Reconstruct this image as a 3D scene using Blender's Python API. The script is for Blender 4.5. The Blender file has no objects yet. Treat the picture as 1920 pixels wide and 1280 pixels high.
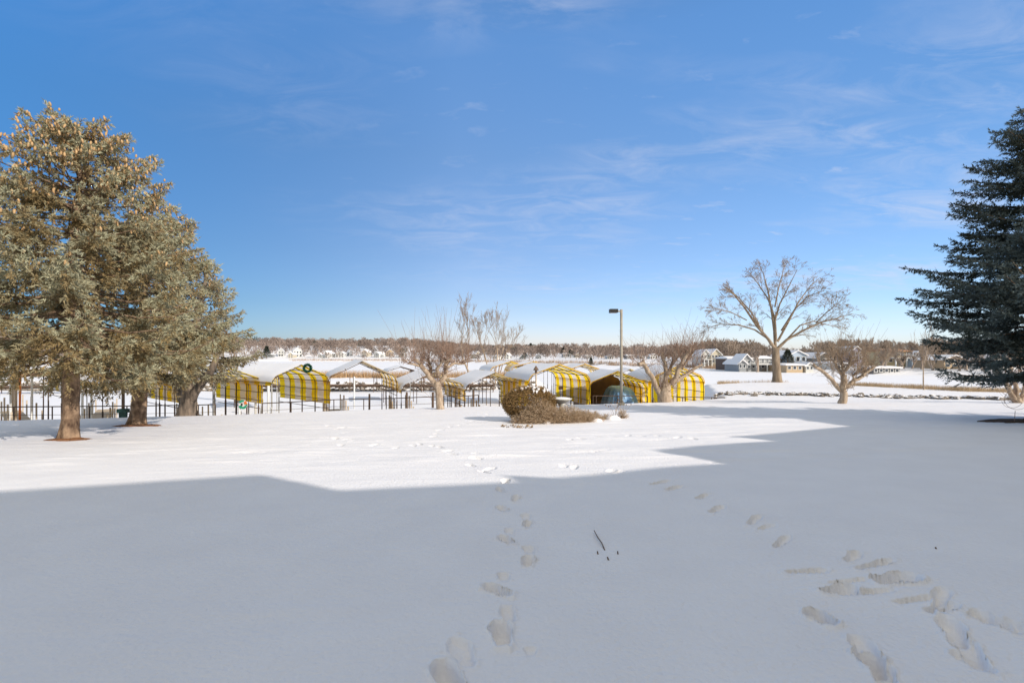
import bpy, math, random
import numpy as np
from mathutils import Vector
C = bpy.context.scene.collection
sc = bpy.context.scene
R = math.radians
F = 907.0; EYE = 1.5; HZ = 668.0; ICE = -2.8
# ------------------------------------------------------------ camera
cd = bpy.data.cameras.new('camera'); cam = bpy.data.objects.new('camera', cd); C.objects.link(cam)
cam.location = (0, 0, EYE); cam.rotation_euler = (R(90), 0, 0)
cd.sensor_width = 36.0; cd.lens = 36.0*F/1920; cd.shift_y = (HZ-640)/1920
cd.clip_start = 0.05; cd.clip_end = 6000
sc.camera = cam
# ------------------------------------------------------------ sun, sky, exposure
S = np.array([-.781, .625]); Nn = np.array([.625, .781]); EL = 27.0     # shadow direction on the ground
sd = bpy.data.lights.new('sun', 'SUN'); sun = bpy.data.objects.new('sun', sd); C.objects.link(sun)
sd.energy = 4.5; sd.angle = R(0.5); sd.color = (1, .92, .83)
tosun = Vector((.781*math.cos(R(EL)), -.625*math.cos(R(EL)), math.sin(R(EL))))
sun.rotation_euler = tosun.to_track_quat('Z', 'Y').to_euler()
w = bpy.data.worlds.new('World'); sc.world = w; w.use_nodes = True
nt = w.node_tree; N = nt.nodes; L = nt.links
for n in list(N): N.remove(n)
def nd(tree, t, **k):
    n = tree.nodes.new(t)
    for a, b in k.items(): setattr(n, a, b)
    return n
out = nd(nt, 'ShaderNodeOutputWorld'); bg = nd(nt, 'ShaderNodeBackground'); sky = nd(nt, 'ShaderNodeTexSky')
sky.sky_type = 'NISHITA'; sky.sun_disc = False; sky.sun_elevation = R(EL); sky.sun_rotation = -math.atan2(.781, -.625)
sky.air_density = 1.0; sky.dust_density = 0.6; sky.ozone_density = 1.4; sky.altitude = 250
bg.inputs['Strength'].default_value = 0.125
tc = nd(nt, 'ShaderNodeTexCoord'); sep = nd(nt, 'ShaderNodeSeparateXYZ'); L.new(tc.outputs['Generated'], sep.inputs[0])
def M(op, a, b=None, c=None, clamp=False, tree=None):
    tree = tree or nt
    n = tree.nodes.new('ShaderNodeMath'); n.operation = op; n.use_clamp = clamp
    for i, v in enumerate((a, b, c)):
        if v is None: continue
        if isinstance(v, (int, float)): n.inputs[i].default_value = v
        else: tree.links.new(v, n.inputs[i])
    return n.outputs[0]
def ramp(fac, pts, tree=None, interp='LINEAR'):
    tree = tree or nt
    n = tree.nodes.new('ShaderNodeValToRGB'); tree.links.new(fac, n.inputs[0]); cr = n.color_ramp; cr.interpolation = interp
    while len(cr.elements) < len(pts): cr.elements.new(0.5)
    for e, (p, c) in zip(cr.elements, pts): e.position = p; e.color = (c[0], c[1], c[2], 1) if len(c) == 3 else c
    return n.outputs[0]
zz = M('MAXIMUM', sep.outputs[2], 0.0); den = M('ADD', zz, 0.12)
u = M('DIVIDE', sep.outputs[0], den); v = M('DIVIDE', sep.outputs[1], den)
cmb = nd(nt, 'ShaderNodeCombineXYZ'); L.new(M('MULTIPLY', u, 0.75), cmb.inputs[0]); L.new(M('MULTIPLY', v, 1.5), cmb.inputs[1])
def wnoise(scale, detail, rough, off, dist=0.0):
    mp = nd(nt, 'ShaderNodeMapping'); mp.inputs['Location'].default_value = off; mp.inputs['Rotation'].default_value = (0, 0, R(-9)); L.new(cmb.outputs[0], mp.inputs[0])
    n = nd(nt, 'ShaderNodeTexNoise'); n.inputs['Scale'].default_value = scale; n.inputs['Detail'].default_value = detail
    n.inputs['Roughness'].default_value = rough; n.inputs['Distortion'].default_value = dist; L.new(mp.outputs[0], n.inputs['Vector'])
    return n.outputs[0]
big = wnoise(0.95, 3, .5, (7.4, 3.1, 0)); fine = wnoise(4.2, 8, .66, (0.4, 7.2, 0), .8)
cov = M('MULTIPLY', ramp(big, [(.43, (0, 0, 0)), (.62, (1, 1, 1))]), ramp(fine, [(.42, (0, 0, 0)), (.74, (1, 1, 1))]))
small = ramp(wnoise(6.5, 5, .6, (5.5, 2.2, 0), .3), [(.60, (0, 0, 0)), (.74, (.7, .7, .7))])
right = M('MULTIPLY_ADD', u, .42, .52, True)
cov = M('MULTIPLY', M('MAXIMUM', cov, M('MULTIPLY', small, .6)), right)
back = M('MAXIMUM', M('MULTIPLY_ADD', sep.outputs[1], -2.6, -.05, True), M('MULTIPLY_ADD', sep.outputs[2], 7, -4.4, True))                # unseen white cloud added behind and overhead to whiten the shade light
cov = M('MULTIPLY', cov, .70)
cov = M('MULTIPLY', cov, M('MULTIPLY_ADD', sep.outputs[2], 9, -.2, True))
skc = nd(nt, 'ShaderNodeMix', data_type='RGBA', blend_type='MULTIPLY'); skc.inputs[0].default_value = 1
L.new(sky.outputs[0], skc.inputs[6]); L.new(ramp(sep.outputs[2], [(0, (.57, .52, .67)), (.1, (.48, .49, .59)), (.2, (.50, .53, .62)), (.38, (.53, .64, .74)), (.55, (.58, .80, .96)), (1, (.6, .8, .9))]), skc.inputs[7])
sk2 = nd(nt, 'ShaderNodeMix', data_type='RGBA', blend_type='MULTIPLY'); sk2.inputs[0].default_value = 1; L.new(skc.outputs[2], sk2.inputs[6])
L.new(ramp(M('MULTIPLY_ADD', sep.outputs[0], .5, .5), [(.1, (.30, .70, .93)), (.45, (.97, 1, 1.04)), (.85, (.68, .79, .85))]), sk2.inputs[7])
skc = nd(nt, 'ShaderNodeVectorMath', operation='SCALE'); L.new(sk2.outputs[2], skc.inputs[0]); skc.inputs['Scale'].default_value = 2.05
mx = nd(nt, 'ShaderNodeMix', data_type='RGBA'); L.new(cov, mx.inputs[0]); L.new(skc.outputs[0], mx.inputs[6]); mx.inputs[7].default_value = (5.6, 5.9, 7.0, 1)
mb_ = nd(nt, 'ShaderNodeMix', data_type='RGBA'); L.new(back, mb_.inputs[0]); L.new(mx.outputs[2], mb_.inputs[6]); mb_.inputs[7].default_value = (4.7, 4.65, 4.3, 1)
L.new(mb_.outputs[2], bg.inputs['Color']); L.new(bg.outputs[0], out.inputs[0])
sc.view_settings.view_transform = 'Standard'; sc.view_settings.look = 'None'; sc.view_settings.exposure = 0.0; sc.view_settings.gamma = 1
sc.render.engine = 'CYCLES'

# ------------------------------------------------------------ helpers
def X(px, Y): return (px-960)/F*Y
def Zr(row, Y): return EYE-(row-HZ)/F*Y
def P(px, row, Y): return Vector((X(px, Y), Y, Zr(row, Y)))
def tag(o, label=None, cat=None, group=None, kind=None):
    if label: o['label'] = label
    if cat: o['category'] = cat
    if group: o['group'] = group
    if kind: o['kind'] = kind
    return o
def empty(name, loc, label=None, cat=None, group=None, rz=0):
    o = bpy.data.objects.new(name, None); C.objects.link(o); o.location = loc; o.rotation_euler[2] = rz
    o.empty_display_size = .2
    return tag(o, label, cat, group)
def link(name, me, parent=None, world=True):
    o = bpy.data.objects.new(name, me); C.objects.link(o)
    if parent is not None:
        o.parent = parent
    return o
def npmesh(name, V, Fc, mats, nside=3, smooth=False, midx=None, col=None):
    V = np.asarray(V, dtype=np.float32); Fc = np.asarray(Fc, dtype=np.int32)
    me = bpy.data.meshes.new(name); me.vertices.add(len(V)); me.vertices.foreach_set('co', V.ravel())
    nf = len(Fc); me.loops.add(nf*nside); me.loops.foreach_set('vertex_index', Fc.ravel())
    me.polygons.add(nf); me.polygons.foreach_set('loop_start', np.arange(nf, dtype=np.int32)*nside)
    me.polygons.foreach_set('loop_total', np.full(nf, nside, dtype=np.int32))
    if midx is not None: me.polygons.foreach_set('material_index', np.asarray(midx, dtype=np.int32))
    me.polygons.foreach_set('use_smooth', np.full(nf, smooth))
    for m in mats: me.materials.append(m)
    if col is not None:
        a = me.color_attributes.new('Col', 'FLOAT_COLOR', 'POINT'); c4 = np.ones((len(V), 4), np.float32); c4[:, :3] = col; a.data.foreach_set('color', c4.ravel())
    me.update(calc_edges=True)
    return me
class MB:
    def __init__(s): s.v = []; s.f = []; s.m = []
    def add(s, vs, fs, m=0):
        b = len(s.v); s.v += [tuple(x) for x in vs]; s.f += [tuple(i+b for i in f) for f in fs]; s.m += [m]*len(fs); return s
    def box(s, c, d, m=0, rz=0):
        hx, hy, hz = d[0]/2, d[1]/2, d[2]/2; ca, sa = math.cos(rz), math.sin(rz); vs = []
        for z in (-hz, hz):
            for x, y in ((-hx, -hy), (hx, -hy), (hx, hy), (-hx, hy)): vs.append((c[0]+x*ca-y*sa, c[1]+x*sa+y*ca, c[2]+z))
        return s.add(vs, [(0, 3, 2, 1), (4, 5, 6, 7), (0, 1, 5, 4), (1, 2, 6, 5), (2, 3, 7, 6), (3, 0, 4, 7)], m)
    def tube(s, pts, r, n=6, m=0, cap=True):
        pts = [Vector(p) for p in pts]; rs = r if isinstance(r, (list, tuple)) else [r]*len(pts)
        b = len(s.v); k = len(pts); ref = Vector((.13, .21, 1)) if abs((pts[-1]-pts[0]).normalized().z) < .9 else Vector((1, .2, .1))
        for i, p in enumerate(pts):
            t = (pts[min(i+1, k-1)]-pts[max(i-1, 0)])
            t = t.normalized() if t.length > 1e-9 else Vector((0, 0, 1))
            a = t.cross(ref); a = a.normalized() if a.length > 1e-6 else Vector((1, 0, 0)); c = t.cross(a)
            for j in range(n):
                th = 2*math.pi*j/n; s.v.append(tuple(p+(a*math.cos(th)+c*math.sin(th))*rs[i]))
        for i in range(k-1):
            for j in range(n):
                j2 = (j+1) % n; s.f.append((b+i*n+j, b+i*n+j2, b+(i+1)*n+j2, b+(i+1)*n+j)); s.m.append(m)
        if cap:
            s.f.append(tuple(b+j for j in range(n))[::-1]); s.m.append(m); s.f.append(tuple(b+(k-1)*n+j for j in range(n))); s.m.append(m)
        return s
    def lathe(s, prof, c, n=16, m=0):
        b = len(s.v); k = len(prof)
        for r, z in prof:
            for j in range(n): th = 2*math.pi*j/n; s.v.append((c[0]+r*math.cos(th), c[1]+r*math.sin(th), c[2]+z))
        for i in range(k-1):
            for j in range(n): j2 = (j+1) % n; s.f.append((b+i*n+j, b+i*n+j2, b+(i+1)*n+j2, b+(i+1)*n+j)); s.m.append(m)
        return s
    def mesh(s, name, mats, smooth=False):
        me = bpy.data.meshes.new(name); me.from_pydata(s.v, [], s.f); me.polygons.foreach_set('material_index', s.m)
        if smooth: me.polygons.foreach_set('use_smooth', [True]*len(s.f))
        for m in mats: me.materials.append(m)
        me.update(); return me
    def build(s, name, mats, parent=None, smooth=False):
        if not isinstance(mats, (list, tuple)): mats = [mats]
        if parent is not None:            # vertices are given in world space: bring them into the parent's space
            inv = parent.matrix_basis.inverted(); par = parent.parent
            while par: inv = inv @ par.matrix_basis.inverted(); par = par.parent
            s.v = [tuple(inv @ Vector(x)) for x in s.v]
        return link(name, s.mesh(name, mats, smooth), parent)
MT = {}
def mat(name, col, rough=.8, col2=None, scale=5, detail=5, bump=0, bscale=None, attr=False, spec=.3, stretch=None, trans=0, metal=0, coat=None):
    m = bpy.data.materials.new(name); m.use_nodes = True; t = m.node_tree; b = t.nodes['Principled BSDF']; MT[name] = m
    b.inputs['Roughness'].default_value = rough; b.inputs['Specular IOR Level'].default_value = spec; b.inputs['Metallic'].default_value = metal
    tcn = nd(t, 'ShaderNodeTexCoord'); mp = nd(t, 'ShaderNodeMapping'); t.links.new(tcn.outputs['Object'], mp.inputs[0])
    if stretch: mp.inputs['Scale'].default_value = stretch
    c = None
    if col2 is not None:
        n = nd(t, 'ShaderNodeTexNoise'); n.inputs['Scale'].default_value = scale; n.inputs['Detail'].default_value = detail; t.links.new(mp.outputs[0], n.inputs['Vector'])
        c = ramp(n.outputs[0], [(.32, col), (.68, col2)], t)
    if attr:
        a = nd(t, 'ShaderNodeAttribute'); a.attribute_name = 'Col'; c = a.outputs['Color']
    if c is not None: t.links.new(c, b.inputs['Base Color'])
    else: b.inputs['Base Color'].default_value = (*col, 1)
    if bump:
        n2 = nd(t, 'ShaderNodeTexNoise'); n2.inputs['Scale'].default_value = bscale or scale; n2.inputs['Detail'].default_value = 6; t.links.new(mp.outputs[0], n2.inputs['Vector'])
        bp = nd(t, 'ShaderNodeBump'); bp.inputs['Strength'].default_value = 1; bp.inputs['Distance'].default_value = bump; t.links.new(n2.outputs[0], bp.inputs['Height']); t.links.new(bp.outputs[0], b.inputs['Normal'])
    if trans:
        tr = nd(t, 'ShaderNodeBsdfTranslucent'); ms = nd(t, 'ShaderNodeMixShader'); ms.inputs[0].default_value = trans
        if c is not None: t.links.new(c, tr.inputs[0])
        else: tr.inputs[0].default_value = (*col, 1)
        o = t.nodes['Material Output']; t.links.new(b.outputs[0], ms.inputs[1]); t.links.new(tr.outputs[0], ms.inputs[2]); t.links.new(ms.outputs[0], o.inputs[0])
    return m
SN = (.86, .835, .835)
snow = mat('snow', SN, .65, (.9, .875, .872), 1.4, 4, bump=.012, bscale=30, spec=.2)
snow2 = mat('snow_far', (.84, .83, .84), .7, (.9, .88, .88), .06, 6, bump=.02, bscale=2.5, spec=.15, stretch=(1, 2.2, 1))
icem = mat('ice_snow', (.86, .85, .865), .6, (.9, .885, .89), .11, 6, bump=.02, bscale=.9, spec=.2, stretch=(.5, 2.5, 1))
bark = mat('spruce_bark', (.06, .034, .022), .95, (.37, .255, .165), 7, 9, bump=.05, bscale=13, stretch=(1, 1, .55))
barkg = mat('pale_bark', (.27, .20, .14), .95, (.50, .40, .30), 12, 7, bump=.02, bscale=22, stretch=(1, 1, .3))
barkc = mat('cottonwood_bark', (.15, .11, .075), .95, (.36, .28, .2), 3, 7, bump=.04, bscale=8, stretch=(1, 1, .3))
barkd = mat('maple_bark', (.05, .042, .035), .95, (.26, .20, .15), 7, 8, bump=.03, bscale=18, stretch=(1.2, 1.2, .25))
twig = mat('twig_bark', (.24, .17, .115), .9, (.34, .25, .17), 3, 3)
twigl = mat('pale_far_twig', (.30, .235, .185), .95, (.42, .34, .275), 1, 3)
twigr = mat('red_twig', (.23, .145, .105), .9, (.33, .225, .165), 3, 3)
twigf = mat('far_twig', (.20, .145, .115), .95, attr=True)
needle = mat('needles', (.1, .1, .1), .75, attr=True, trans=.12, spec=.25)
mulchm = mat('mulch', (.05, .03, .02), .95, (.16, .10, .06), 22, 6, bump=.02, bscale=60)
conem = mat('cone', (.42, .25, .11), .8, (.62, .42, .22), 30, 3)
litter = mat('needle_litter', (.16, .07, .03), .95, (.42, .2, .09), 22, 6, bump=.02, bscale=60)
yel = mat('yellow_fabric', (.90, .58, .012), .6, (.98, .72, .02), 1.1, 6, trans=.74, bump=.03, bscale=2.6)
cream = mat('cream_fabric', (.76, .68, .57), .6, (.88, .81, .71), 1.1, 6, trans=.64, bump=.03, bscale=2.6)
tanf = mat('weathered_yellow', (.66, .44, .08), .6, (.80, .56, .15), 1.5, 3, trans=.6, bump=.03, bscale=2.6)
brownshade = mat('brown_shade_fabric', (.10, .055, .028), .7, (.15, .085, .04), 2, 3)  # brown canvas, and the painted shade on the tarp shelter's curtains
frame = mat('rusty_frame', (.05, .035, .028), .6, (.12, .075, .05), 8, 4, metal=.3)
framep = mat('pale_frame', (.5, .48, .42), .5, (.66, .64, .6), 6, 3)
wood = mat('dock_wood', (.36, .27, .17), .85, (.55, .43, .29), 3, 6, stretch=(6, .6, 1))
woodd = mat('dark_wood', (.09, .06, .045), .9, (.2, .14, .1), 4, 5)
postw = mat('post_wood', (.42, .34, .25), .85, (.62, .53, .42), 5, 4, stretch=(3, 3, .4))
white = mat('white_paint', (.74, .74, .72), .5)
steel = mat('galvanised', (.30, .29, .27), .5, (.42, .41, .38), 7, 3, metal=.5)
dsteel = mat('dark_metal', (.035, .033, .032), .5)
tarp = mat('blue_tarp', (.14, .31, .58), .6, (.32, .50, .74), 2.2, 5, bump=.03, bscale=5)
rockm = mat('rock', (.10, .085, .07), .95, (.33, .28, .23), 3, 6, bump=.05, bscale=7)
dry = mat('dry_stems', (.36, .25, .155), .9, attr=True, trans=.15)
green = mat('green_plastic', (.02, .33, .17), .5); orange = mat('orange_plastic', (.75, .2, .04), .5)
glass = mat('window_glass', (.05, .06, .075), .15, spec=.6)
pool_ = {}
def cmat(c, nm='siding'):
    k = tuple(round(x, 3) for x in c)
    if k not in pool_: pool_[k] = mat(nm, c, .75, tuple(min(1, x*1.12) for x in c), 2.2, 4, stretch=(1, 1, 4))
    return pool_[k]

# ------------------------------------------------------------ value noise
rs = np.random.RandomState(7); LAT = rs.rand(256, 256)
def vn(x, y):
    xi = np.floor(x).astype(int); yi = np.floor(y).astype(int); fx = x-xi; fy = y-yi; fx = fx*fx*(3-2*fx); fy = fy*fy*(3-2*fy)
    g = lambda a, b: LAT[a % 256, b % 256]
    return (g(xi, yi)*(1-fx)+g(xi+1, yi)*fx)*(1-fy)+(g(xi, yi+1)*(1-fx)+g(xi+1, yi+1)*fx)*fy
def fbm(x, y, o=4): return sum(vn(x*2**i+i*17.3, y*2**i+i*9.1)*.5**i for i in range(o))/sum(.5**i for i in range(o))-.5
def seg_sdf(px, py, poly):          # signed distance, positive inside
    d = np.full(px.shape, 1e9); ins = np.zeros(px.shape, bool); n = len(poly)
    for i in range(n):
        ax, ay = poly[i]; bx, by = poly[(i+1) % n]; ex, ey = bx-ax, by-ay
        t = np.clip(((px-ax)*ex+(py-ay)*ey)/(ex*ex+ey*ey), 0, 1); d = np.minimum(d, np.hypot(px-ax-t*ex, py-ay-t*ey))
        c = ((ay > py) != (by > py)) & (px < (bx-ax)*(py-ay)/(by-ay+1e-12)+ax); ins ^= c
    return np.where(ins, d, -d)
sm = lambda t: np.clip(t, 0, 1)**2*(3-2*np.clip(t, 0, 1))
# ------------------------------------------------------------ lawn terrain
LAWN = [(-90, 10), (-40, 16), (-19, 18.3), (-10.6, 20.4), (-4.9, 22.4), (4, 24.4), (9, 26), (12.3, 27.6), (14.2, 34), (18, 44.5), (21, 46.3), (25.3, 45.8), (28, 39.5), (30, 35), (33, 30), (42, 26), (90, 14), (90, -70), (-90, -70)]
def base_z(x, y):
    f = -.042*(np.minimum(y, 26)-2)-.012*np.maximum(y-26, 0)
    f = np.where(y < 2, 0, f)
    return f+.012*np.clip(x, -45, 45)*sm((y+6)/10)
def smooth_z(x, y): return base_z(x, y)+.09*fbm(x*.13+3, y*.13+8, 3)*sm((y-3)/8)+.10*np.exp(-(((x-23.6)/2.6)**2+((y-44)/1.6)**2))
def g2w(px, row):                   # where the sight line through a picture point meets the lawn
    u = (px-960)/F; k = (row-HZ)/F; ys = 1.2*(50/1.2)**np.linspace(0, 1, 3000); h = EYE-k*ys-smooth_z(u*ys, ys); i = int(np.argmax(h < 0)); return u*ys[i], ys[i]
PR = []   # footprints: x, y, angle(0 = pointing away), length, width, depth
def fp(px, row, ang=0, l=.30, w=.115, d=.075): x, y = g2w(px, row); PR.append((x, y, R(ang), l*.92, w*.86, d*1.05))
for a in [(848, 1276, -35, .36, .13, .12), (868, 1222, -22, .3, .13, .05), (940, 1188, -8, .26, .13, .12), (952, 1150, -8, .2, .105, .045), (932, 1106, -50, .26, .12, .1), (945, 1080, -5, .16, .1, .04),
          (989, 1052, 10, .2, .11, .10), (991, 1030, 0, .18, .1, .04), (949, 1012, -30, .24, .11, .08), (955, 996, 0, .2, .1, .04), (988, 982, 15, .22, .1, .08), (986, 968, 0, .2, .1, .04), (942, 954, -25, .28, .12, .07), (966, 934, 8, .34, .11, .07), (938, 918, -10, .3, .1, .06), (948, 902, 0, .3, .12, .08),
          (1240, 904, 55, .5, .1, .05), (1265, 914, 50, .4, .12, .05), (1318, 930, 45, .4, .1, .05), (1345, 954, 45, .42, .1, .05), (1415, 975, 40, .42, .1, .055), (1438, 988, 60, .3, .08, .03), (1467, 1015, 45, .4, .08, .05), (1600, 1043, 52, .34, .09, .06), (1645, 1057, 68, .42, .08, .06),
          (1680, 1085, 75, .38, .17, .13), (1512, 1071, 85, .34, .07, .06), (1572, 1106, 75, .32, .12, .11), (1625, 1110, 82, .45, .06, .045), (1600, 1088, 80, .4, .05, .03), (1722, 1122, 78, .4, .06, .04), (1768, 1138, 70, .3, .09, .08), (1765, 1118, 45, .4, .09, .05), (1540, 1156, -20, .2, .15, .13),
          (1635, 1240, 25, .2, .13, .12), (1622, 1215, 18, .26, .12, .05), (1655, 1262, 25, .22, .12, .06), (1788, 1180, 32, .3, .12, .09), (1815, 1215, 25, .3, .13, .06), (1828, 1240, 15, .2, .14, .05), (1862, 1162, 60, .14, .14, .07), (1905, 1175, 60, .18, .12, .06), (1835, 1150, 60, .16, .1, .05), (995, 1220, 0, .08, .08, .02)]: fp(*a)
lit = [(918, 878), (890, 858), (880, 871), (893, 850), (905, 884), (850, 852), (838, 845), (822, 838), (808, 836), (790, 833), (775, 835), (800, 826), (810, 818), (818, 812), (828, 806), (845, 800), (858, 797), (872, 794), (885, 790), (900, 786), (905, 781), (912, 776),
       (616, 796), (612, 799), (632, 804), (640, 802), (645, 811), (655, 809), (630, 822), (650, 823), (660, 826), (638, 834), (1060, 873), (1075, 875), (1145, 882), (1160, 884), (720, 826), (700, 834), (740, 840), (1200, 818), (1180, 816), (1150, 820), (1120, 819), (1090, 822), (1070, 824), (1235, 817), (1270, 820), (1300, 822)]
rr = random.Random(5)
for px, row in lit: fp(px+rr.uniform(-3, 3), row, rr.uniform(-50, 50), rr.uniform(.26, .36), rr.uniform(.11, .17), rr.uniform(.025, .045))
for i in range(26): fp(rr.uniform(330, 1400), rr.uniform(812, 870), rr.uniform(60, 100), rr.uniform(.4, .9), rr.uniform(.08, .14), rr.uniform(.01, .018))
def lawn_z(x, y, prints=False):
    x = np.asarray(x, float); y = np.asarray(y, float)
    z = smooth_z(x, y)
    rz = sm((y-7)/2)*(1-sm((y-14)/5))*sm((x+16)/6)
    z = z+.075*rz*np.maximum(0, fbm(x*.75+1.2*y*.1, y*3.2, 3)+.02)+.030*sm((y-5)/3)*fbm(x*.5+4, y*1.7, 3)+.012*fbm(x*1.1, y*3.5, 3)
    z = z+.0045*fbm(x*7, y*19, 4)+.007*fbm(x*1.6+3, y*7, 3)*(y < 9)
    sdf = seg_sdf(x, y, LAWN)+.5*fbm(x*.4, y*.4, 3)
    k = 1-sm((sdf+2.4)/2.6)
    z = z*(1-k)+(-3.3)*k
    z = z - .12*sm(1-np.abs(sdf-.2)/1.2)*(y > 10)*0
    if prints:
        for (a, b, th, l, wd, d) in PR:
            m = (np.abs(x-a) < l+.25) & (np.abs(y-b) < l+.25)
            if not m.any(): continue
            dx = x[m]-a; dy = y[m]-b; al = dx*math.sin(th)+dy*math.cos(th); ac = dx*math.cos(th)-dy*math.sin(th)
            wob = 1+.6*fbm(x[m]*11+a, y[m]*11+b, 3)
            ww = wd*.5*(1-.18*np.cos(al/l*6.3+1.2))
            r = np.sqrt((np.abs(al)/(l*.5))**2.6+(np.abs(ac)/ww)**2.6)*wob
            crumb = np.maximum(0, fbm(x[m]*34+a, y[m]*34, 2)-.17)*.055*np.exp(-((r-1.5)/.45)**2)*(b < 7)
            z[m] = z[m]+crumb
            pit = 1-sm((r-.74)/.36); rim = np.exp(-((r-1.22)/.16)**2)
            floor = .72+.28*np.clip(-al/(l*.5), -1, 1)+.25*fbm(x[m]*28, y[m]*28, 2)
            z[m] = z[m]-d*pit*floor+d*.13*rim*(1+1.4*fbm(x[m]*16, y[m]*16, 2))
    return z
def LZ(x, y): return float(lawn_z(np.array([x]), np.array([y]))[0])
na, nr = 860, 760
th = np.radians(np.linspace(-62, 62, na)); rad = 1.1*(70/1.1)**(np.linspace(0, 1, nr)**1.0)
TH, RD = np.meshgrid(th, rad); GX = RD*np.sin(TH); GY = RD*np.cos(TH)
GZ = lawn_z(GX.ravel(), GY.ravel(), True)
idx = np.arange(na*nr).reshape(nr, na)
fc = np.stack([idx[:-1, :-1], idx[:-1, 1:], idx[1:, 1:], idx[1:, :-1]], -1).reshape(-1, 4)
V = np.stack([GX.ravel(), GY.ravel(), GZ], 1)
# the rest of the lawn, behind and beside the camera, shares the same sheet
th2 = np.radians(np.linspace(62, 298, 80)); rad2 = rad[::10]; rad2 = np.append(rad2, 95.); T2, R2 = np.meshgrid(th2, rad2); X2 = (R2*np.sin(T2)).ravel(); Y2 = (R2*np.cos(T2)).ravel(); Z2 = lawn_z(X2, Y2)
i2 = np.arange(len(X2)).reshape(len(rad2), 80)+len(V)
fc2 = np.stack([i2[:-1, :-1], i2[:-1, 1:], i2[1:, 1:], i2[1:, :-1]], -1).reshape(-1, 4)
V = np.concatenate([V, np.stack([X2, Y2, Z2], 1)])
a3 = np.radians(np.linspace(0, 360, 60)); X3 = np.concatenate([[0], 1.12*np.sin(a3)]); Y3 = np.concatenate([[0], 1.12*np.cos(a3)]); Z3 = lawn_z(X3, Y3)-.003
b3 = len(V); V = np.concatenate([V, np.stack([X3, Y3, Z3], 1)])
fc3 = np.array([[b3, b3, b3+1+i, b3+2+i] for i in range(59)])
me = npmesh('snowy_lawn', V, np.concatenate([fc[:, ::-1], fc2[:, ::-1]]), [snow], 4, True)
tag(link('lawn', me), kind='structure')
me = npmesh('snow_patch', V[b3:], np.array([[0, 2+i, 1+i] for i in range(59)]), [snow], 3, True)
tag(link('lawn_patch', me), kind='structure')

# ------------------------------------------------------------ frozen lake and far shore
mb = MB(); mb.add([(-3000, -200, ICE), (3000, -200, ICE), (3000, 4000, ICE), (-3000, 4000, ICE)], [(0, 1, 2, 3)])
tag(mb.build('frozen_lake', icem), kind='structure')
SHORE = [(-900, 60), (-300, 95), (-150, 112), (-128, 125), (-150, 200), (-235, 330), (-260, 420), (-200, 432), (-90, 400), (0, 300), (45.6, 230), (70, 177), (72, 134), (90, 111), (100, 97), (130, 78), (220, 40), (900, -100), (2600, -100), (2600, 2600), (-2600, 2600), (-2600, 60)]
def hill_z(x, y):
    x = np.asarray(x, float); y = np.asarray(y, float)
    d = seg_sdf(x, y, SHORE)+3*fbm(x*.03, y*.03, 3)
    sc_ = 15-9*sm((x+130)/120)-4.2*sm((x-30)/60)
    sc_ = np.where((x < -100) & (y < 320), 5, sc_)
    near_ = sm((x-45)/20)*sm((240-y)/50)
    z = -3.4+(1.9-.75*near_)*sm((d+1)/5)+(1.0-.2*near_)*sm(d/25)+sc_*sm((d-45*near_)/170)+5*sm((d-200)/500)*sm((x+800)/500)
    return z+1.2*fbm(x*.02, y*.02, 3)*sm(d/60)
gx = np.linspace(-1500, 1500, 420); gy = np.concatenate([np.linspace(40, 520, 300), np.linspace(528, 1400, 80)]); HX, HY = np.meshgrid(gx, gy); hx = HX.ravel(); hy = HY.ravel()
hz = hill_z(hx, hy); ih = np.arange(len(hx)).reshape(HX.shape)
fh = np.stack([ih[:-1, :-1], ih[:-1, 1:], ih[1:, 1:], ih[1:, :-1]], -1).reshape(-1, 4)
keep = (hz[fh].max(1) > -3.3); 
tag(link('hills', npmesh('hills', np.stack([hx, hy, hz], 1), fh[keep], [snow2], 4, True)), kind='structure')
def HZf(x, y): return float(hill_z(np.array([x]), np.array([y]))[0])
# spit of land behind the docks
SPIT = [(-110, 66), (-60, 62), (-30, 61), (-6, 62), (3, 66), (5, 72), (-2, 78), (-30, 79), (-70, 82), (-115, 90)]
sx = np.linspace(-118, 10, 260); sy = np.linspace(56, 95, 80); SX, SY = np.meshgrid(sx, sy); q = seg_sdf(SX.ravel(), SY.ravel(), SPIT)+.6*fbm(SX.ravel()*.3, SY.ravel()*.3, 3)
sz = -3.2+1.35*sm((q+.8)/2.2)+.25*fbm(SX.ravel()*.2, SY.ravel()*.4, 3); isp = np.arange(len(q)).reshape(SX.shape)
fs = np.stack([isp[:-1, :-1], isp[:-1, 1:], isp[1:, 1:], isp[1:, :-1]], -1).reshape(-1, 4)
tag(link('snowy_spit', npmesh('spit', np.stack([SX.ravel(), SY.ravel(), sz], 1), fs[sz[fs].max(1) > -3.1], [snow2], 4, True)), kind='structure')

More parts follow.
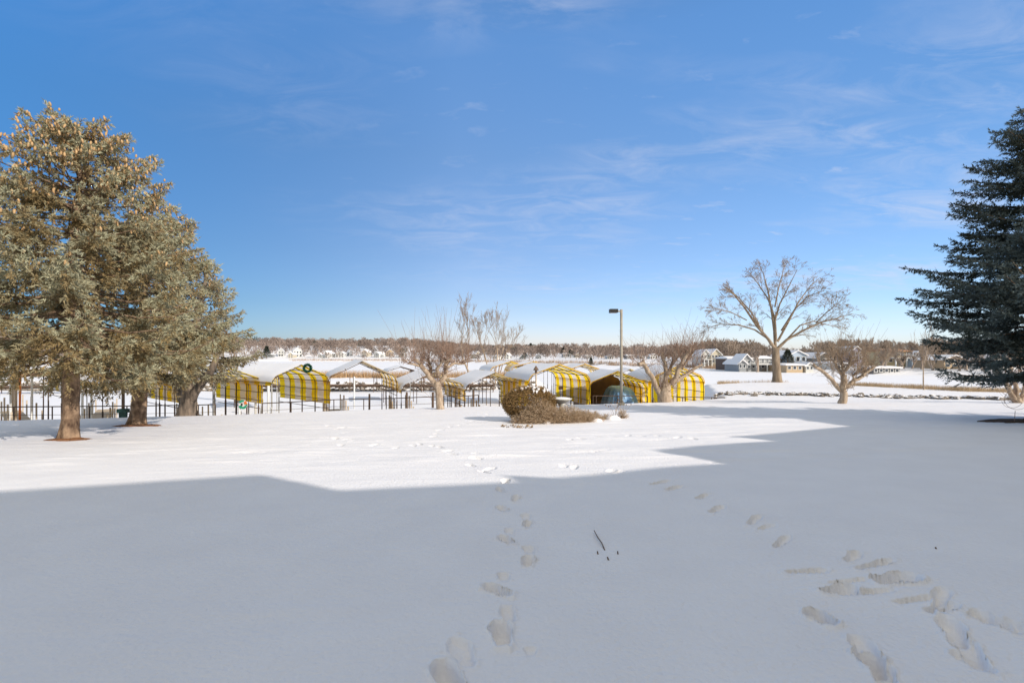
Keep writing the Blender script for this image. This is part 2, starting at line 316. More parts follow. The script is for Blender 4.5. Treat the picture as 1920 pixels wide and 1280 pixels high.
# ------------------------------------------------------------ the homes behind the camera that shade the lawn
Q0 = -12.0
EDGE = [(-900, 940), (0, 921), (490, 890), (625, 921), (965, 903), (943, 891), (1040, 896), (1110, 890), (1240, 875), (1358, 868), (1222, 846), (1300, 836), (1452, 827), (1365, 819), (1470, 811), (1590, 799), (1485, 784), (1565, 782), (1170, 764.5), (1330, 767.5), (1500, 771), (1700, 776), (1925, 781)]
OUT = []; tl_ = -99
for px, row in EDGE:
    x, y = g2w(px, row); p_ = np.array([x, y]); t_ = max(tl_+.12, float(p_@Nn)); tl_ = t_; OUT.append((t_, float(p_@S), float(smooth_z(x, y))))
OUT = [(OUT[0][0]-14, OUT[0][1], 0)]+OUT+[(OUT[-1][0]+1.5, OUT[-1][1]-4, -.3)]
print('OUT', [(round(a, 2), round(b, 2)) for a, b, c in OUT])
te = math.tan(R(EL))
tops = []
for t, q_, zg in OUT: tops.append((t, zg+(q_-Q0)*te))
mb = MB(); dep = 5.0
for i in range(len(tops)-1):
    (t0, h0), (t1, h1) = tops[i], tops[i+1]
    f0 = t0*Nn+Q0*S; f1 = t1*Nn+Q0*S; b0 = f0-dep*S; b1 = f1-dep*S
    vs = [(*f0, -1), (*f1, -1), (*f1, h1), (*f0, h0), (*b0, -1), (*b1, -1), (*b1, h1), (*b0, h0)]
    mb.add(vs, [(0, 1, 2, 3), (5, 4, 7, 6)], 0); mb.add([vs[3], vs[2], vs[6], vs[7]], [(0, 1, 2, 3)], 1)
    if i == 0: mb.add([vs[0], vs[3], vs[7], vs[4]], [(0, 1, 2, 3)], 0)
    if i == len(tops)-2: mb.add([vs[1], vs[5], vs[6], vs[2]], [(0, 1, 2, 3)], 0)
tr = empty('townhouse', (*(5*Nn+Q0*S), 0), 'pale many gabled townhouse row standing behind the viewer', 'building')
mb.build('wall', [cmat((.5, .46, .42)), snow2], tr)

# ------------------------------------------------------------ spruces
def blades(Pb, D, Ln, Wd, cols, rng, k=6, spread=.9):
    n = len(Pb); D = D/np.linalg.norm(D, axis=1, keepdims=True)
    Pb = np.repeat(Pb, k, 0); D = np.repeat(D, k, 0); Ln = np.repeat(Ln, k); Wd = np.repeat(Wd, k); cols = np.repeat(cols, k, 0)
    m = n*k; along = rng.rand(m, 1)
    rv = rng.randn(m, 3); rv -= (rv*D).sum(1, keepdims=True)*D; rv /= np.linalg.norm(rv, axis=1, keepdims=True)+1e-9
    base = Pb+D*(Ln[:, None]*along*1.1); nd_ = D*.75+rv*spread*(1-.6*along); nd_ /= np.linalg.norm(nd_, axis=1, keepdims=True)
    side = np.cross(nd_, rng.randn(m, 3)); side /= np.linalg.norm(side, axis=1, keepdims=True)+1e-9
    L_ = (Ln*(.55+.4*rng.rand(m)))[:, None]
    a = base-side*Wd[:, None]*.5; b = base+side*Wd[:, None]*.5; c = base+nd_*L_
    V = np.stack([a, b, c], 1).reshape(-1, 3); Fc = np.arange(m*3).reshape(-1, 3)
    return V, Fc, np.repeat(cols*(.85+.3*rng.rand(m, 1)), 3, 0)
def spruce(root, rng, H, R0, z0, prof, pal, lean=(0, 0), trunk_r=.24, bm=bark, droop=.5, dens=1.0, cone_z=None, ncone=0, fork=None, twl=.085, clump=0):
    lx, ly = lean
    axis = lambda z: np.array([lx*z/H, ly*z/H, z])
    tb = MB(); zk = [-.25, -.02, .12, .35, .8, 1.5]+[1.5+(H-1.5)*i/10 for i in range(1, 11)]
    rk_ = [trunk_r*1.55, trunk_r*1.38, trunk_r*1.22, trunk_r*1.08, trunk_r, trunk_r*.93]+[max(.012, trunk_r*.92*(1-i/10.)**.9) for i in range(1, 11)]
    zs = list(np.concatenate([np.linspace(-.25, 3, 44), np.linspace(3.2, H, 20)])); rad_ = [float(np.interp(z_, zk, rk_)) for z_ in zs]
    tb.tube([axis(z)+np.array([.05*math.sin(z*1.3), .03*math.cos(z*2), 0]) for z in zs], rad_, 26)
    tv = np.array(tb.v); ca_ = np.repeat(np.array([axis(z)+np.array([.05*math.sin(z*1.3), .03*math.cos(z*2), 0]) for z in zs]), 26, 0); dv = tv-ca_; an = np.arctan2(dv[:, 1], dv[:, 0])
    kf = 1+.14*fbm(np.cos(an)*3+9, np.sin(an)*3+tv[:, 2]*2.2, 3)+.16*fbm(np.cos(an)*8+4, np.sin(an)*8+tv[:, 2]*6, 2)+.16*np.sin(an*5+1)*np.exp(-np.maximum(tv[:, 2], 0)*5)
    tb.v = [tuple(q_) for q_ in ca_+dv*kf[:, None]]
    if fork:
        for pts, r_ in fork: tb.tube(pts, r_, 10)
    ob = link('trunk', tb.mesh('trunk', [bm], True), root)
    br = MB(); TP = []; TD = []; CP = []; TH = []; gs = rng.rand()*50
    z = z0
    while z < H-.06:
        frac = (z-z0)/(H-z0); nb = 6 if frac < .8 else 5; a0 = rng.rand()*6.28
        for b in range(nb):
            az = a0+b*6.283/nb+rng.randn()*.25; Lb = R0*prof(frac)*rng.uniform(.72, 1.12)
            if Lb < .12: Lb = .12
            zb = z+rng.uniform(-.12, .12); o = axis(zb); dr = droop*(1-frac)**.7*rng.uniform(.5, 1.3); up = .08+.42*frac**1.5
            dirh = np.array([math.cos(az), math.sin(az), 0]); sd_ = np.array([-dirh[1], dirh[0], 0]); curl = rng.randn()*.12
            s = np.linspace(0, 1, 9)
            path = o+np.outer(s*Lb, dirh)+np.outer(s**2*Lb*curl, sd_)+np.outer(Lb*(up*s-dr*s+dr*.75*s**2.6), [0, 0, 1])
            br.tube(path[::2], [max(.006, (.012+.011*Lb)*(1-.9*i/4)) for i in range(5)], 4, cap=False)
            step = .10/dens; ns = int(Lb/step)+1
            for i in range(ns):
                t = (i+rng.rand())/ns
                if t < .16 and Lb > .8: continue
                bp = np.array([np.interp(t, s, path[:, j]) for j in range(3)]); t2 = min(1, t+.05); fw = np.array([np.interp(t2, s, path[:, j]) for j in range(3)])-np.array([np.interp(max(0, t-.05), s, path[:, j]) for j in range(3)]); fw /= np.linalg.norm(fw)+1e-9
                gap = float(fbm(bp[0]*1.5+bp[2]*1.25+gs, bp[1]*1.5-bp[2]*1.4+gs, 2))
                if clump and gap < -.075 and t < .86: continue
                if clump and t < .34 and Lb > 1.1 and rng.rand() < .75: continue
                hang = 3 if clump and rng.rand() < clump*.5 else 2
                for sg in (-1, 1, 0)[:hang]:
                    ls = min(.75, (.10+.42*Lb*(1-t)**.8*min(1, t*3)*.75))*rng.uniform(.5, 1.15)
                    d = fw*.65+sd_*sg*rng.uniform(.5, .95)+np.array([0, 0, -rng.uniform(.05, .75)*(.35+droop) if sg else -1.6]); d /= np.linalg.norm(d)
                    m = max(2, int(ls/.062*dens)); tt = (np.arange(m)+rng.rand(m))/m
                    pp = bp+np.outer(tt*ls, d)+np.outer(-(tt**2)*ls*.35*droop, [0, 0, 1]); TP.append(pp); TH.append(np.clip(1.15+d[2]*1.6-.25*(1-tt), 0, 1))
                    dd = d+rng.randn(m, 3)*.42+np.array([0, 0, .12]); TD.append(dd)
                if cone_z and rng.rand() < .25+3*max(0, (o[2]-.6*H)/H) and o[2] > cone_z and t > .45: CP.extend(bp+rng.randn(3)*.08 for _ in range(1+int(o[2] > .7*H)*2))
            m = 5; TH.append(np.ones(m)); TP.append(np.repeat(path[-1:], m, 0)-np.outer(np.linspace(.2, 0, m), (path[-1]-path[-2])/np.linalg.norm(path[-1]-path[-2]))); TD.append(np.repeat((path[-1]-path[-2])[None]/np.linalg.norm(path[-1]-path[-2]), m, 0)+rng.randn(m, 3)*.25)
        z += (.20+.12*(1-frac))/math.sqrt(dens)
    TH.append(np.ones(14)); TP.append(axis(H)+np.outer(np.linspace(-.5, .1, 14), [0, 0, 1])); TD.append(rng.randn(14, 3)*.5+np.array([0, 0, 1]))
    TP = np.concatenate(TP); TD = np.concatenate(TD); n = len(TP)
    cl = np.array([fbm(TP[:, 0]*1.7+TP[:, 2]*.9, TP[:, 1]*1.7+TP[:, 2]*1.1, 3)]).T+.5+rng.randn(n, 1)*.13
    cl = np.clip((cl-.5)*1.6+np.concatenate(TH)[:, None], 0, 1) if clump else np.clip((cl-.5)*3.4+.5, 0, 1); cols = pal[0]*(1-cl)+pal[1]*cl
    V, Fc, cc = blades(TP, TD, twl*(.7+.6*rng.rand(n)), twl*.27*(.8+.4*rng.rand(n)), cols, rng, 6)
    link('crown', npmesh('crown', V, Fc, [needle], 3, False, None, cc), root)
    link('branches', br.mesh('branches', [bm], True), root)
    if ncone and CP:
        CP = np.array(CP); CP = CP[rng.permutation(len(CP))[:ncone]]; mbc = MB()
        for p in CP:
            l = rng.uniform(.08, .125); tl = rng.randn(2)*.02
            mbc.tube([p, p+np.array([tl[0]*.3, tl[1]*.3, -l*.3]), p+np.array([tl[0]*.7, tl[1]*.7, -l*.75]), p+np.array([tl[0], tl[1], -l])], [.009, .025, .022, .005], 6)
        tag(link('cones', mbc.mesh('cones', [conem], True), root), kind='stuff')
    return n
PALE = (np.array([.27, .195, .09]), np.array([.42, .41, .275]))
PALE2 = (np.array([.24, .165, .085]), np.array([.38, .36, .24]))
DARK = (np.array([.04, .048, .034]), np.array([.14, .175, .165]))
def roundcone(f): return max(.0004, 1-f**1.6)**.6*(.72+.28*min(1, f*5+.2))
def cone(f): return max(.03, 1-f**1.35)**.72*(.8+.2*min(1, f*6))
def sp_at(px, row_base, Y, label, seed, top_row, R0, z0, **k):
    x = X(px, Y); z = LZ(x, Y); r = empty('spruce_tree', (x, Y, z), label, 'spruce tree', 'blue spruces')
    H = Zr(top_row, Y)-z
    spruce(r, np.random.RandomState(seed), H, R0, z0, k.pop('prof', roundcone), **k); return r
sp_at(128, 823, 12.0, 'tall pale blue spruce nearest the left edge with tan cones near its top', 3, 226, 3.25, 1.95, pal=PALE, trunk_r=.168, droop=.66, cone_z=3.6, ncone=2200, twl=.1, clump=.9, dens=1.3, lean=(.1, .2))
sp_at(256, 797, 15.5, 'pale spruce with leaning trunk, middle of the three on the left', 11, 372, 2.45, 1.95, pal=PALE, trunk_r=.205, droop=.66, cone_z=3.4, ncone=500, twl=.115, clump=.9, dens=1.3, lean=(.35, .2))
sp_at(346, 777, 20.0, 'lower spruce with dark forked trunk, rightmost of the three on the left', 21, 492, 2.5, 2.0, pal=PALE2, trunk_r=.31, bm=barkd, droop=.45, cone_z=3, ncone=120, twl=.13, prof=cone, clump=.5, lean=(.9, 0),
      fork=[([(.1, 0, .7), (.5, -.1, 1.25), (1.2, -.2, 2.1), (1.6, -.2, 3)], [.27, .17, .14, .07]), ([(0, 0, .9), (-.2, -.1, 1.7), (-.45, 0, 2.9)], [.25, .16, .09]), ([(0, 0, .9), (.12, -.1, 1.9), (.15, 0, 3)], [.25, .18, .09])])
sp_at(1955, 790, 13.6, 'dark blue green spruce shaded at the right edge of the photo', 31, 190, 3.3, 1.5, pal=DARK, trunk_r=.24, droop=.3, cone_z=None, twl=.1, dens=1.22, prof=cone)
r = empty('spruce_tree', (21.5, 8.6, LZ(21.5, 8.6)), 'unseen dark spruce added out of the picture to shade its neighbour', 'spruce tree', 'blue spruces')  # unseen tree added beyond the frame to throw shade on the right spruce
spruce(r, np.random.RandomState(4), 11, 3.2, .8, roundcone, pal=DARK, droop=.3, dens=.6, twl=.15)
def disc(name, px, row, Y, rx, ry, m, label, cat, seed, hgt=.035):
    rng = np.random.RandomState(seed); x = X(px, Y); mbd = MB(); z = LZ(x, Y); vs = []; n = 40; rings = 5
    vs.append((x, Y, z+hgt))
    for k in range(1, rings+1):
        for j in range(n):
            a = 6.283*j/n; rr_ = k/rings*(1+(.32*(rng.rand()-.3) if k == rings else .06*rng.randn())); X_ = x+rx*rr_*math.cos(a); Y_ = Y+ry*rr_*math.sin(a); vs.append((X_, Y_, LZ(X_, Y_)+hgt*(1-(k/rings)**2)+rng.rand()*.012-(.02 if k == rings else -.003)))
    fs_ = [(0, 1+j, 1+(j+1) % n) for j in range(n)]+[(1+(k-1)*n+j, 1+k*n+j, 1+k*n+(j+1) % n, 1+(k-1)*n+(j+1) % n) for k in range(1, rings) for j in range(n)]
    mbd.add(vs, fs_); o = mbd.build(name, m, smooth=True); return tag(o, label, cat, kind='stuff')
disc('needle_litter', 128, 0, 11.9, .52, .3, litter, 'orange spruce needles fallen round the nearest left trunk', 'needles', 1)
disc('needle_litter', 258, 0, 15.3, .75, .35, litter, 'rusty spruce needles fallen round the leaning trunk', 'needles', 2)
disc('mulch', 1925, 0, 13.5, 1.2, .5, mulchm, 'dark mulch under the shaded spruce at the right', 'mulch', 3, .06)

# ------------------------------------------------------------ bare trees
def perp(d, rng):
    v = rng.randn(3); v -= v.dot(d)*d; return v/np.linalg.norm(v)
def grow(mb, p, d, Ln, r, rng, lev, maxl, up=.12, ang=.6, nch=(3, 5), rmin=.006, ratio=.62, sides=(8, 6, 4, 3, 3, 3)):
    d = d/np.linalg.norm(d); k = 5 if lev < 3 else 3; pts = [p]; q = p.copy(); dd = d.copy(); r1 = max(rmin*.6, r*.42)
    for i in range(k):
        dd = dd+rng.randn(3)*.12+np.array([0, 0, up*.6]); dd /= np.linalg.norm(dd); q = q+dd*Ln/k; pts.append(q.copy())
    rsn = [r+(r1-r)*i/k for i in range(k+1)]
    mb[0 if lev < 1 else 1].tube(pts, rsn, sides[min(lev, 5)], cap=False)
    if lev >= maxl: return
    n = rng.randint(nch[0], nch[1]+1)
    for i in range(n):
        t = rng.uniform(.25, 1) if i else 1.0; j = min(k-1, int(t*k)); f = t*k-j; bp = pts[j]*(1-f)+pts[min(k, j+1)]*f; rb = (r+(r1-r)*t)
        ax = pts[min(k, j+1)]-pts[j]; ax /= np.linalg.norm(ax)
        nd_ = ax*math.cos(ang*rng.uniform(.5, 1.2))+perp(ax, rng)*math.sin(ang*rng.uniform(.5, 1.2))+np.array([0, 0, up])
        grow(mb, bp, nd_, Ln*ratio*rng.uniform(.7, 1.15)*(1.15-.35*t), max(rmin, rb*.72), rng, lev+1, maxl, up, ang, nch, rmin, ratio, sides)
def tree_root(name, x, y, z, label, cat, group=None): return empty(name, (x, y, z), label, cat, group)
def finish(root, mbs, tm, cm):
    for nme, m_, ma in (('trunk', mbs[0], tm), ('crown', mbs[1], cm)): link(nme, m_.mesh(nme, [ma], True), root)
def traced(name, px, row, Y, limbs, label, cat, rng, sub, tm=barkg, cm=twig, group=None, ground=None):
    """limbs: polylines of (px, row, r) traced at the tree's own distance, given real depth by a wandering offset"""
    x = X(px, Y); z = ground if ground is not None else LZ(x, Y); root = tree_root(name, x, Y, z, label, cat, group); o = np.array([x, Y, z]); mbs = [MB(), MB()]
    for li, lb in enumerate(limbs):
        dy = lb[0]; pts = []; rad_ = []; ln = len(lb)-1
        for i, (a, b, r_) in enumerate(lb[1:]):
            yy = Y+dy*(i/max(1, ln-1))**1.2; p = P(a, b, yy)-Vector(o); pts.append(np.array(p)); rad_.append(r_)
        mbs[0].tube(pts, rad_, 10, cap=False)
        if dy is not None and sub and li >= sub.get('skip', 1):
            tot = ln-1
            for s_ in range(sub['n']):
                t = rng.uniform(sub.get('t0', .25), 1.0)*tot; j = min(tot-1, int(t)); f = t-j; bp = pts[j]*(1-f)+pts[j+1]*f; rb = (rad_[j]*(1-f)+rad_[j+1]*f)
                ax = pts[j+1]-pts[j]; ax /= np.linalg.norm(ax); a_ = sub['ang']*rng.uniform(.5, 1.3)
                nd_ = ax*math.cos(a_)+perp(ax, rng)*math.sin(a_)+np.array([0, 0, sub['up']])
                grow([mbs[1], mbs[1]], bp, nd_, sub['len']*rng.uniform(.5, 1.2)*(1.2-.4*t/tot), max(sub['rmin'], rb*sub.get('rk', .5)), rng, 2, 2+sub['lev'], sub['up'], sub['ang'], sub.get('nch', (3, 4)), sub['rmin'], sub.get('ratio', .62))
    finish(root, mbs, tm, cm); return root
rng = np.random.RandomState(12)
cw = [[0, (1457, 725, .66), (1457, 718, .48), (1457, 704, .38), (1455, 680, .34), (1454, 652, .31)],
      [-1.5, (1454, 655, .30), (1440, 635, .24), (1420, 612, .2), (1395, 575, .15), (1370, 545, .09), (1355, 535, .04)],
      [1.5, (1440, 635, .16), (1415, 618, .13), (1385, 609, .1), (1350, 608, .07), (1322, 617, .03)],
      [2.0, (1428, 620, .16), (1408, 585, .12), (1385, 558, .08), (1362, 538, .03)],
      [.5, (1454, 655, .26), (1452, 620, .22), (1447, 585, .17), (1440, 545, .12), (1432, 515, .06), (1425, 498, .03)],
      [-2, (1455, 640, .22), (1453, 600, .18), (1462, 570, .13), (1480, 535, .08), (1495, 505, .03)],
      [2, (1454, 600, .16), (1440, 560, .12), (1420, 530, .08), (1405, 510, .03)],
      [-1, (1456, 655, .28), (1475, 637, .22), (1505, 620, .17), (1540, 604, .12), (1575, 595, .07), (1600, 588, .03)],
      [1.8, (1475, 637, .16), (1500, 610, .12), (1525, 602, .09), (1565, 612, .05), (1590, 622, .03)],
      [1, (1458, 640, .2), (1480, 600, .15), (1498, 565, .11), (1520, 535, .07), (1538, 520, .03)],
      [-2.4, (1465, 620, .16), (1490, 580, .12), (1515, 555, .08), (1545, 545, .03)],
      [-2, (1400, 600, .1), (1370, 585, .07), (1340, 578, .03)], [2.5, (1453, 575, .13), (1460, 540, .1), (1468, 510, .06), (1472, 496, .03)], [-2.5, (1530, 605, .1), (1550, 585, .07), (1570, 570, .03)]]
cw = [cw[0]]+[[l[0]]+[(a, b, r_*.52) for a, b, r_ in l[1:]] for l in cw[1:]]
traced('cottonwood_tree', 1457, 722, 44.0, cw, 'big bare spreading tree standing alone on the snowy bank', 'bare tree', rng, dict(n=17, ang=.6, up=.0, len=1.1, rmin=.009, lev=3, skip=1, nch=(3, 4), rk=.36), barkc, twig)
# pollarded apple trees with upright shoots
def apple(px, row, Y, limbs, shoots, label, seed, cm=twigr, tm=barkg, sub=None, tips=None):
    rng = np.random.RandomState(seed); x = X(px, Y); z = LZ(x, Y); root = tree_root('apple_tree', x, Y, z, label, 'bare tree', 'pruned apple trees'); o = np.array([x, Y, z]); mbs = [MB(), MB()]; base = []
    for lb in limbs:
        dy = lb[0]; ln = len(lb)-1; pts = []; rd = []
        for i, (a, b, r_) in enumerate(lb[1:]): p = P(a, b, Y+dy*(i/max(1, ln-1)))-Vector(o); pts.append(np.array(p)+rng.randn(3)*.03*(i > 0)); rd.append(r_)
        fpts = []; fr = []
        for i in range(len(pts)-1):
            for s_ in (0, .33, .66): fpts.append(pts[i]*(1-s_)+pts[i+1]*s_+rng.randn(3)*.018*(i+s_ > 0)); fr.append((rd[i]*(1-s_)+rd[i+1]*s_)*rng.uniform(.93, 1.1))
        fpts.append(pts[-1]); fr.append(rd[-1]); mbs[0].tube(fpts, fr, 10)
        if ln > 2: base.append(pts)
    for i in range(shoots['n']):
        pts = base[rng.randint(len(base))]; t = (len(pts)-1)*min(.999, rng.uniform(.3, 1.05)); j = int(t); f = t-j; bp = pts[j]*(1-f)+pts[j+1]*f
        # short spurs, then long upright shoots
        d = np.array([rng.randn()*.8, rng.randn()*.8, rng.uniform(.2, 1)]); bp2 = bp+d*rng.uniform(.1, .5)*shoots['s']
        mbs[1].tube([bp, (bp+bp2)/2+rng.randn(3)*.03, bp2], [.022, .014, .009], 4, cap=False)
        for k in range(shoots['k']):
            dd = np.array([rng.randn()*shoots['spread']+bp2[0]*.10, rng.randn()*shoots['spread'], 1.0]); Ls = shoots['L']*rng.uniform(.25, 1)*(1 if rng.rand() < .82 else shoots['long']); q = bp2+rng.randn(3)*.05
            m_ = q+dd*Ls*.5+rng.randn(3)*.04; e_ = m_+(dd+np.array([0, 0, .3]))*Ls*.5
            mbs[1].tube([q, m_, e_], [.0065, .005, .0025], 3, cap=False)
            for w_ in range(2): s0 = q+(m_-q)*rng.rand(); mbs[1].tube([s0, s0+(dd*.5+rng.randn(3)*.6)*Ls*.35], [.005, .003], 3, cap=False)
    finish(root, mbs, tm, cm)
apple(826, 764, 21.7, [[0, (826, 770, .2), (825, 755, .165), (824, 735, .155), (820, 715, .17)], [-.3, (818, 722, .13), (806, 706, .12), (794, 688, .09), (776, 674, .06)], [.4, (806, 706, .1), (808, 690, .08), (802, 672, .05)], [.6, (826, 718, .12), (833, 704, .11), (838, 685, .09), (845, 668, .05)],
      [-.5, (822, 704, .1), (820, 690, .07), (830, 678, .05), (845, 674, .03)], [.8, (838, 688, .07), (855, 680, .05), (872, 684, .035)], [-.8, (794, 688, .06), (780, 684, .05), (768, 680, .03)]],
      dict(n=120, k=4, s=1.0, L=.95, long=2.2, spread=.30), 'stout apple tree with reddish upright shoots between the canopies', 5)
apple(1248, 752, 25.6, [[0, (1248, 757, .4), (1246, 745, .34), (1246, 735, .3), (1250, 722, .26)], [-.6, (1240, 745, .16), (1228, 722, .14), (1216, 695, .12), (1205, 680, .1), (1196, 682, .09)], [-.4, (1212, 690, .09), (1206, 677, .07)],
      [.5, (1246, 725, .16), (1250, 700, .12), (1246, 680, .1), (1240, 660, .07)], [-.5, (1258, 722, .14), (1270, 700, .12), (1280, 680, .1), (1290, 662, .08), (1294, 652, .05)], [.9, (1262, 718, .12), (1282, 705, .1), (1300, 690, .08), (1316, 684, .05)], [.8, (1252, 702, .1), (1262, 680, .08), (1275, 665, .05)], [0, (1278, 690, .07), (1292, 670, .05), (1300, 655, .04)]],
      dict(n=105, k=4, s=1.4, L=1.2, long=1.35, spread=.5), 'thick apple tree with lopped limbs in front of the last yellow canopy', 6)
apple(1579, 755, 22.0, [[0, (1579, 759, .17), (1580, 745, .15), (1580, 725, .13), (1580, 702, .12)], [-.5, (1577, 733, .09), (1560, 712, .085), (1542, 697, .075), (1522, 685, .06)], [.5, (1580, 702, .08), (1570, 690, .06), (1562, 675, .045)], [-.4, (1581, 704, .08), (1590, 688, .07), (1595, 672, .05)],
      [.6, (1582, 728, .09), (1600, 712, .085), (1617, 704, .075), (1622, 690, .05)], [.3, (1617, 704, .06), (1632, 694, .05), (1640, 688, .035)], [-.2, (1600, 714, .05), (1598, 704, .04), (1605, 698, .03)], [.2, (1580, 702, .06), (1578, 685, .05), (1572, 668, .03)]],
      dict(n=90, k=4, s=1.2, L=.95, long=1.8, spread=.45), 'small apple tree with two low limbs on the open snow at the right', 7, cm=twig)
apple(1905, 765, 21.0, [[0, (1908, 772, .2), (1908, 760, .17), (1904, 745, .15)], [-.3, (1904, 752, .1), (1890, 725, .085), (1872, 700, .075), (1862, 685, .06)], [.3, (1908, 750, .1), (1904, 725, .085), (1896, 695, .07), (1890, 670, .05)], [.5, (1912, 755, .1), (1922, 725, .08), (1920, 690, .06)]],
      dict(n=30, k=4, s=1.0, L=.7, long=1.3, spread=.5), 'bare forked apple tree half hidden behind the shaded spruce', 8)
def bare(px, Y, z, H, r, seed, label, name='bare_tree', cat='bare tree', levels=5, ang=.5, up=.2, group=None, stems=1, tm=barkg, cm=twig, rmin=.0075, L0=.36, nch=(3, 4), ratio=.7, wide=1.0):
    rng = np.random.RandomState(seed); x = X(px, Y); root = tree_root(name, x, Y, z, label, cat, group); mbs = [MB(), MB()]
    for s_ in range(stems):
        d = np.array([rng.randn()*.05+(s_-(stems-1)/2)*.32, rng.randn()*.06, 1.0])
        grow(mbs, np.array([(s_-(stems-1)/2)*.3, 0, -.2]), d, H*L0, r, rng, 0, levels, up, ang, nch, rmin, ratio)
    finish(root, mbs, tm, cm); hh = max(v_[2] for v_ in mbs[1].v); root.scale = (H/hh*wide, H/hh*wide, H/hh); return root
bare(886, 63, -2.0, 12.2, .115, 2, 'slender tall bare tree on the spit behind the canopies', levels=5, ang=.42, up=.2, L0=.37, wide=.95, group='bare trees on the spit')
bare(929, 64, -2.0, 10.8, .085, 14, 'bushy bare tree of several stems on the spit', levels=5, ang=.5, up=.16, stems=3, L0=.33, group='bare trees on the spit')
bare(1733, 33, LZ(X(1733, 33), 33), 4.8, .035, 9, 'thin young bare tree on the reedy bank at the right', levels=4, ang=.45, up=.3, L0=.45, rmin=.003)
bare(445, 45, -2.6, 7, .12, 19, 'bare tree showing pale twigs behind the left spruces', levels=5, ang=.5, up=.22, L0=.3)

# ------------------------------------------------------------ shelters for boats
def shelter(pr, Yn, pf, Yf, wd, eav, peak, cur, label, n=5, roof=(yel, cream), left=None, backm=None, snowr=True, bottom=ICE, lc=None, trim=None, sw=.78):
    a = np.array([X(pr, Yn), Yn]); b = np.array([X(pf, Yf), Yf]); ax = (b-a); Ln = np.linalg.norm(ax); ax /= Ln; pl = np.array([-ax[1], ax[0]])
    if pl[0] > 0: pl = -pl
    ze = Zr(eav, Yn); zp = Zr(peak, Yn); rz = math.atan2(ax[1], ax[0]); root = empty('boat_shelter', (a[0], a[1], 0), label, 'boat shelter', 'yellow and cream canvas boat shelters')
    W = lambda s, t, z: (a[0]+ax[0]*s+pl[0]*t, a[1]+ax[1]*s+pl[1]*t, z)
    prof = [(0, ze-.38), (.03, ze-.20), (.1, ze-.05), (.24, ze+.10)]; sl = (zp-ze-.10)/(wd/2-.24)
    prof += [(wd*.25+.06, ze+.10+sl*(wd*.25-.18)), (wd/2, zp)]; pr2 = prof+[(wd-t, z) for t, z in prof[-2::-1]]
    cols = list(roof); ns = max(4, int(round(Ln/sw/2)))*2+1; rb = random.Random(int(pr))
    # canvas: cross section x stripes
    def strip(name, sec, ms, thick=0, off=0.0, sag=0.0):
        mbx = MB(); K = 3
        for i in range(ns):
            s0 = Ln*i/ns; s1 = Ln*(i+1)/ns; 
            for k in range(K):
                u0 = s0+(s1-s0)*k/K; u1 = s0+(s1-s0)*(k+1)/K
                for j in range(len(sec)-1):
                    (t0, z0_), (t1, z1_) = sec[j], sec[j+1]; mbx.add([W(u0, t0, z0_+off), W(u1, t0, z0_+off), W(u1, t1, z1_+off), W(u0, t1, z1_+off)], [(0, 1, 2, 3)], i % 2)
        return mbx.build(name, ms, root)
    strip('roof_canvas', [(t, z+.02) for t, z in pr2], cols)
    zc = max(bottom+.1, Zr(cur, Yn)) if cur else None
    if zc is not None:
        strip('side_curtain', [(-.03-.02*math.sin(i*2.1), zc+(ze-.26-zc)*i/6) for i in range(7)], cols)
    if left is not None: strip('side_curtain', [(wd+.03, left+(ze-.26-left)*i/4) for i in range(5)], lc or cols)
    if backm:
        mbx = MB(); kk = 8
        pts = [(wd*i/kk, np.interp(wd*i/kk, [p[0] for p in pr2], [p[1] for p in pr2])-.03) for i in range(kk+1)]
        for i in range(kk): mbx.add([W(Ln-.05, pts[i][0], bottom+.3), W(Ln-.05, pts[i+1][0], bottom+.3), W(Ln-.05, pts[i+1][0], pts[i+1][1]), W(Ln-.05, pts[i][0], pts[i][1])], [(0, 1, 2, 3)], i % len(backm))
        mbx.build('back_curtain', backm, root)
    fr = MB(); r_ = .019
    for i in range(n):
        s = Ln*i/(n-1); fr.tube([W(s, t+(.03 if t < wd/2 else -.03 if t > wd/2 else 0), z-.03) for t, z in pr2], r_, 5)
    hh = [(0, ze-.25)]+([(0, ze-.25-(ze-zc)*k/3) for k in (1, 2, 3)] if zc is not None else [])
    for t, z in hh: fr.tube([W(-.05, t+.03, z), W(Ln+.05, t+.03, z)], .018, 5); 
    fr.tube([W(-.05, wd-.03, ze-.25), W(Ln+.05, wd-.03, ze-.25)], .018, 5)
    for j in (3, 4, 5, 6, 7): t, z = pr2[j]; fr.tube([W(-.12, t, z-.03), W(Ln+.05, t, z-.03)], .02, 5); 
    fr.build('frame', frame, root)
    for i in range(n):
        s = Ln*i/(n-1)
        for t in (0.03, wd-.03): MB().tube([W(s, t, ze-.28), W(s, t, -1.0), W(s, t, -1.05), W(s, t, bottom-.1)], [.02, .02, .034, .034], 6).build('leg', frame if rb.random() < .8 else steel, root)
    if trim:
        tb = MB(); tb.tube([W(-.06, t, z+.05) for t, z in pr2], .026, 5); tb.build('roof_edging', trim, root)
    if snowr:
        sb = MB(); lo = [(t, z) for t, z in pr2 if t >= wd/2-.001]; top = []; 
        rows = 14
        for i in range(rows+1):
            s = Ln*i/rows
            for j, (t, z) in enumerate(lo[:-1]): e_ = 0 if (i in (0, rows) or j == len(lo)-2) else 1; sb.v.append(W(s-.02 if i == 0 else s, t, z+.03+.03*e_+.02*rb.random()*e_))
        m_ = len(lo)-1
        for i in range(rows):
            for j in range(m_-1): sb.f.append((i*m_+j, i*m_+j+1, (i+1)*m_+j+1, (i+1)*m_+j)); sb.m.append(0)
        sb.build('roof_snow', snow2, root, True)
    return root, W, Ln, ze
YC = (yel, cream)
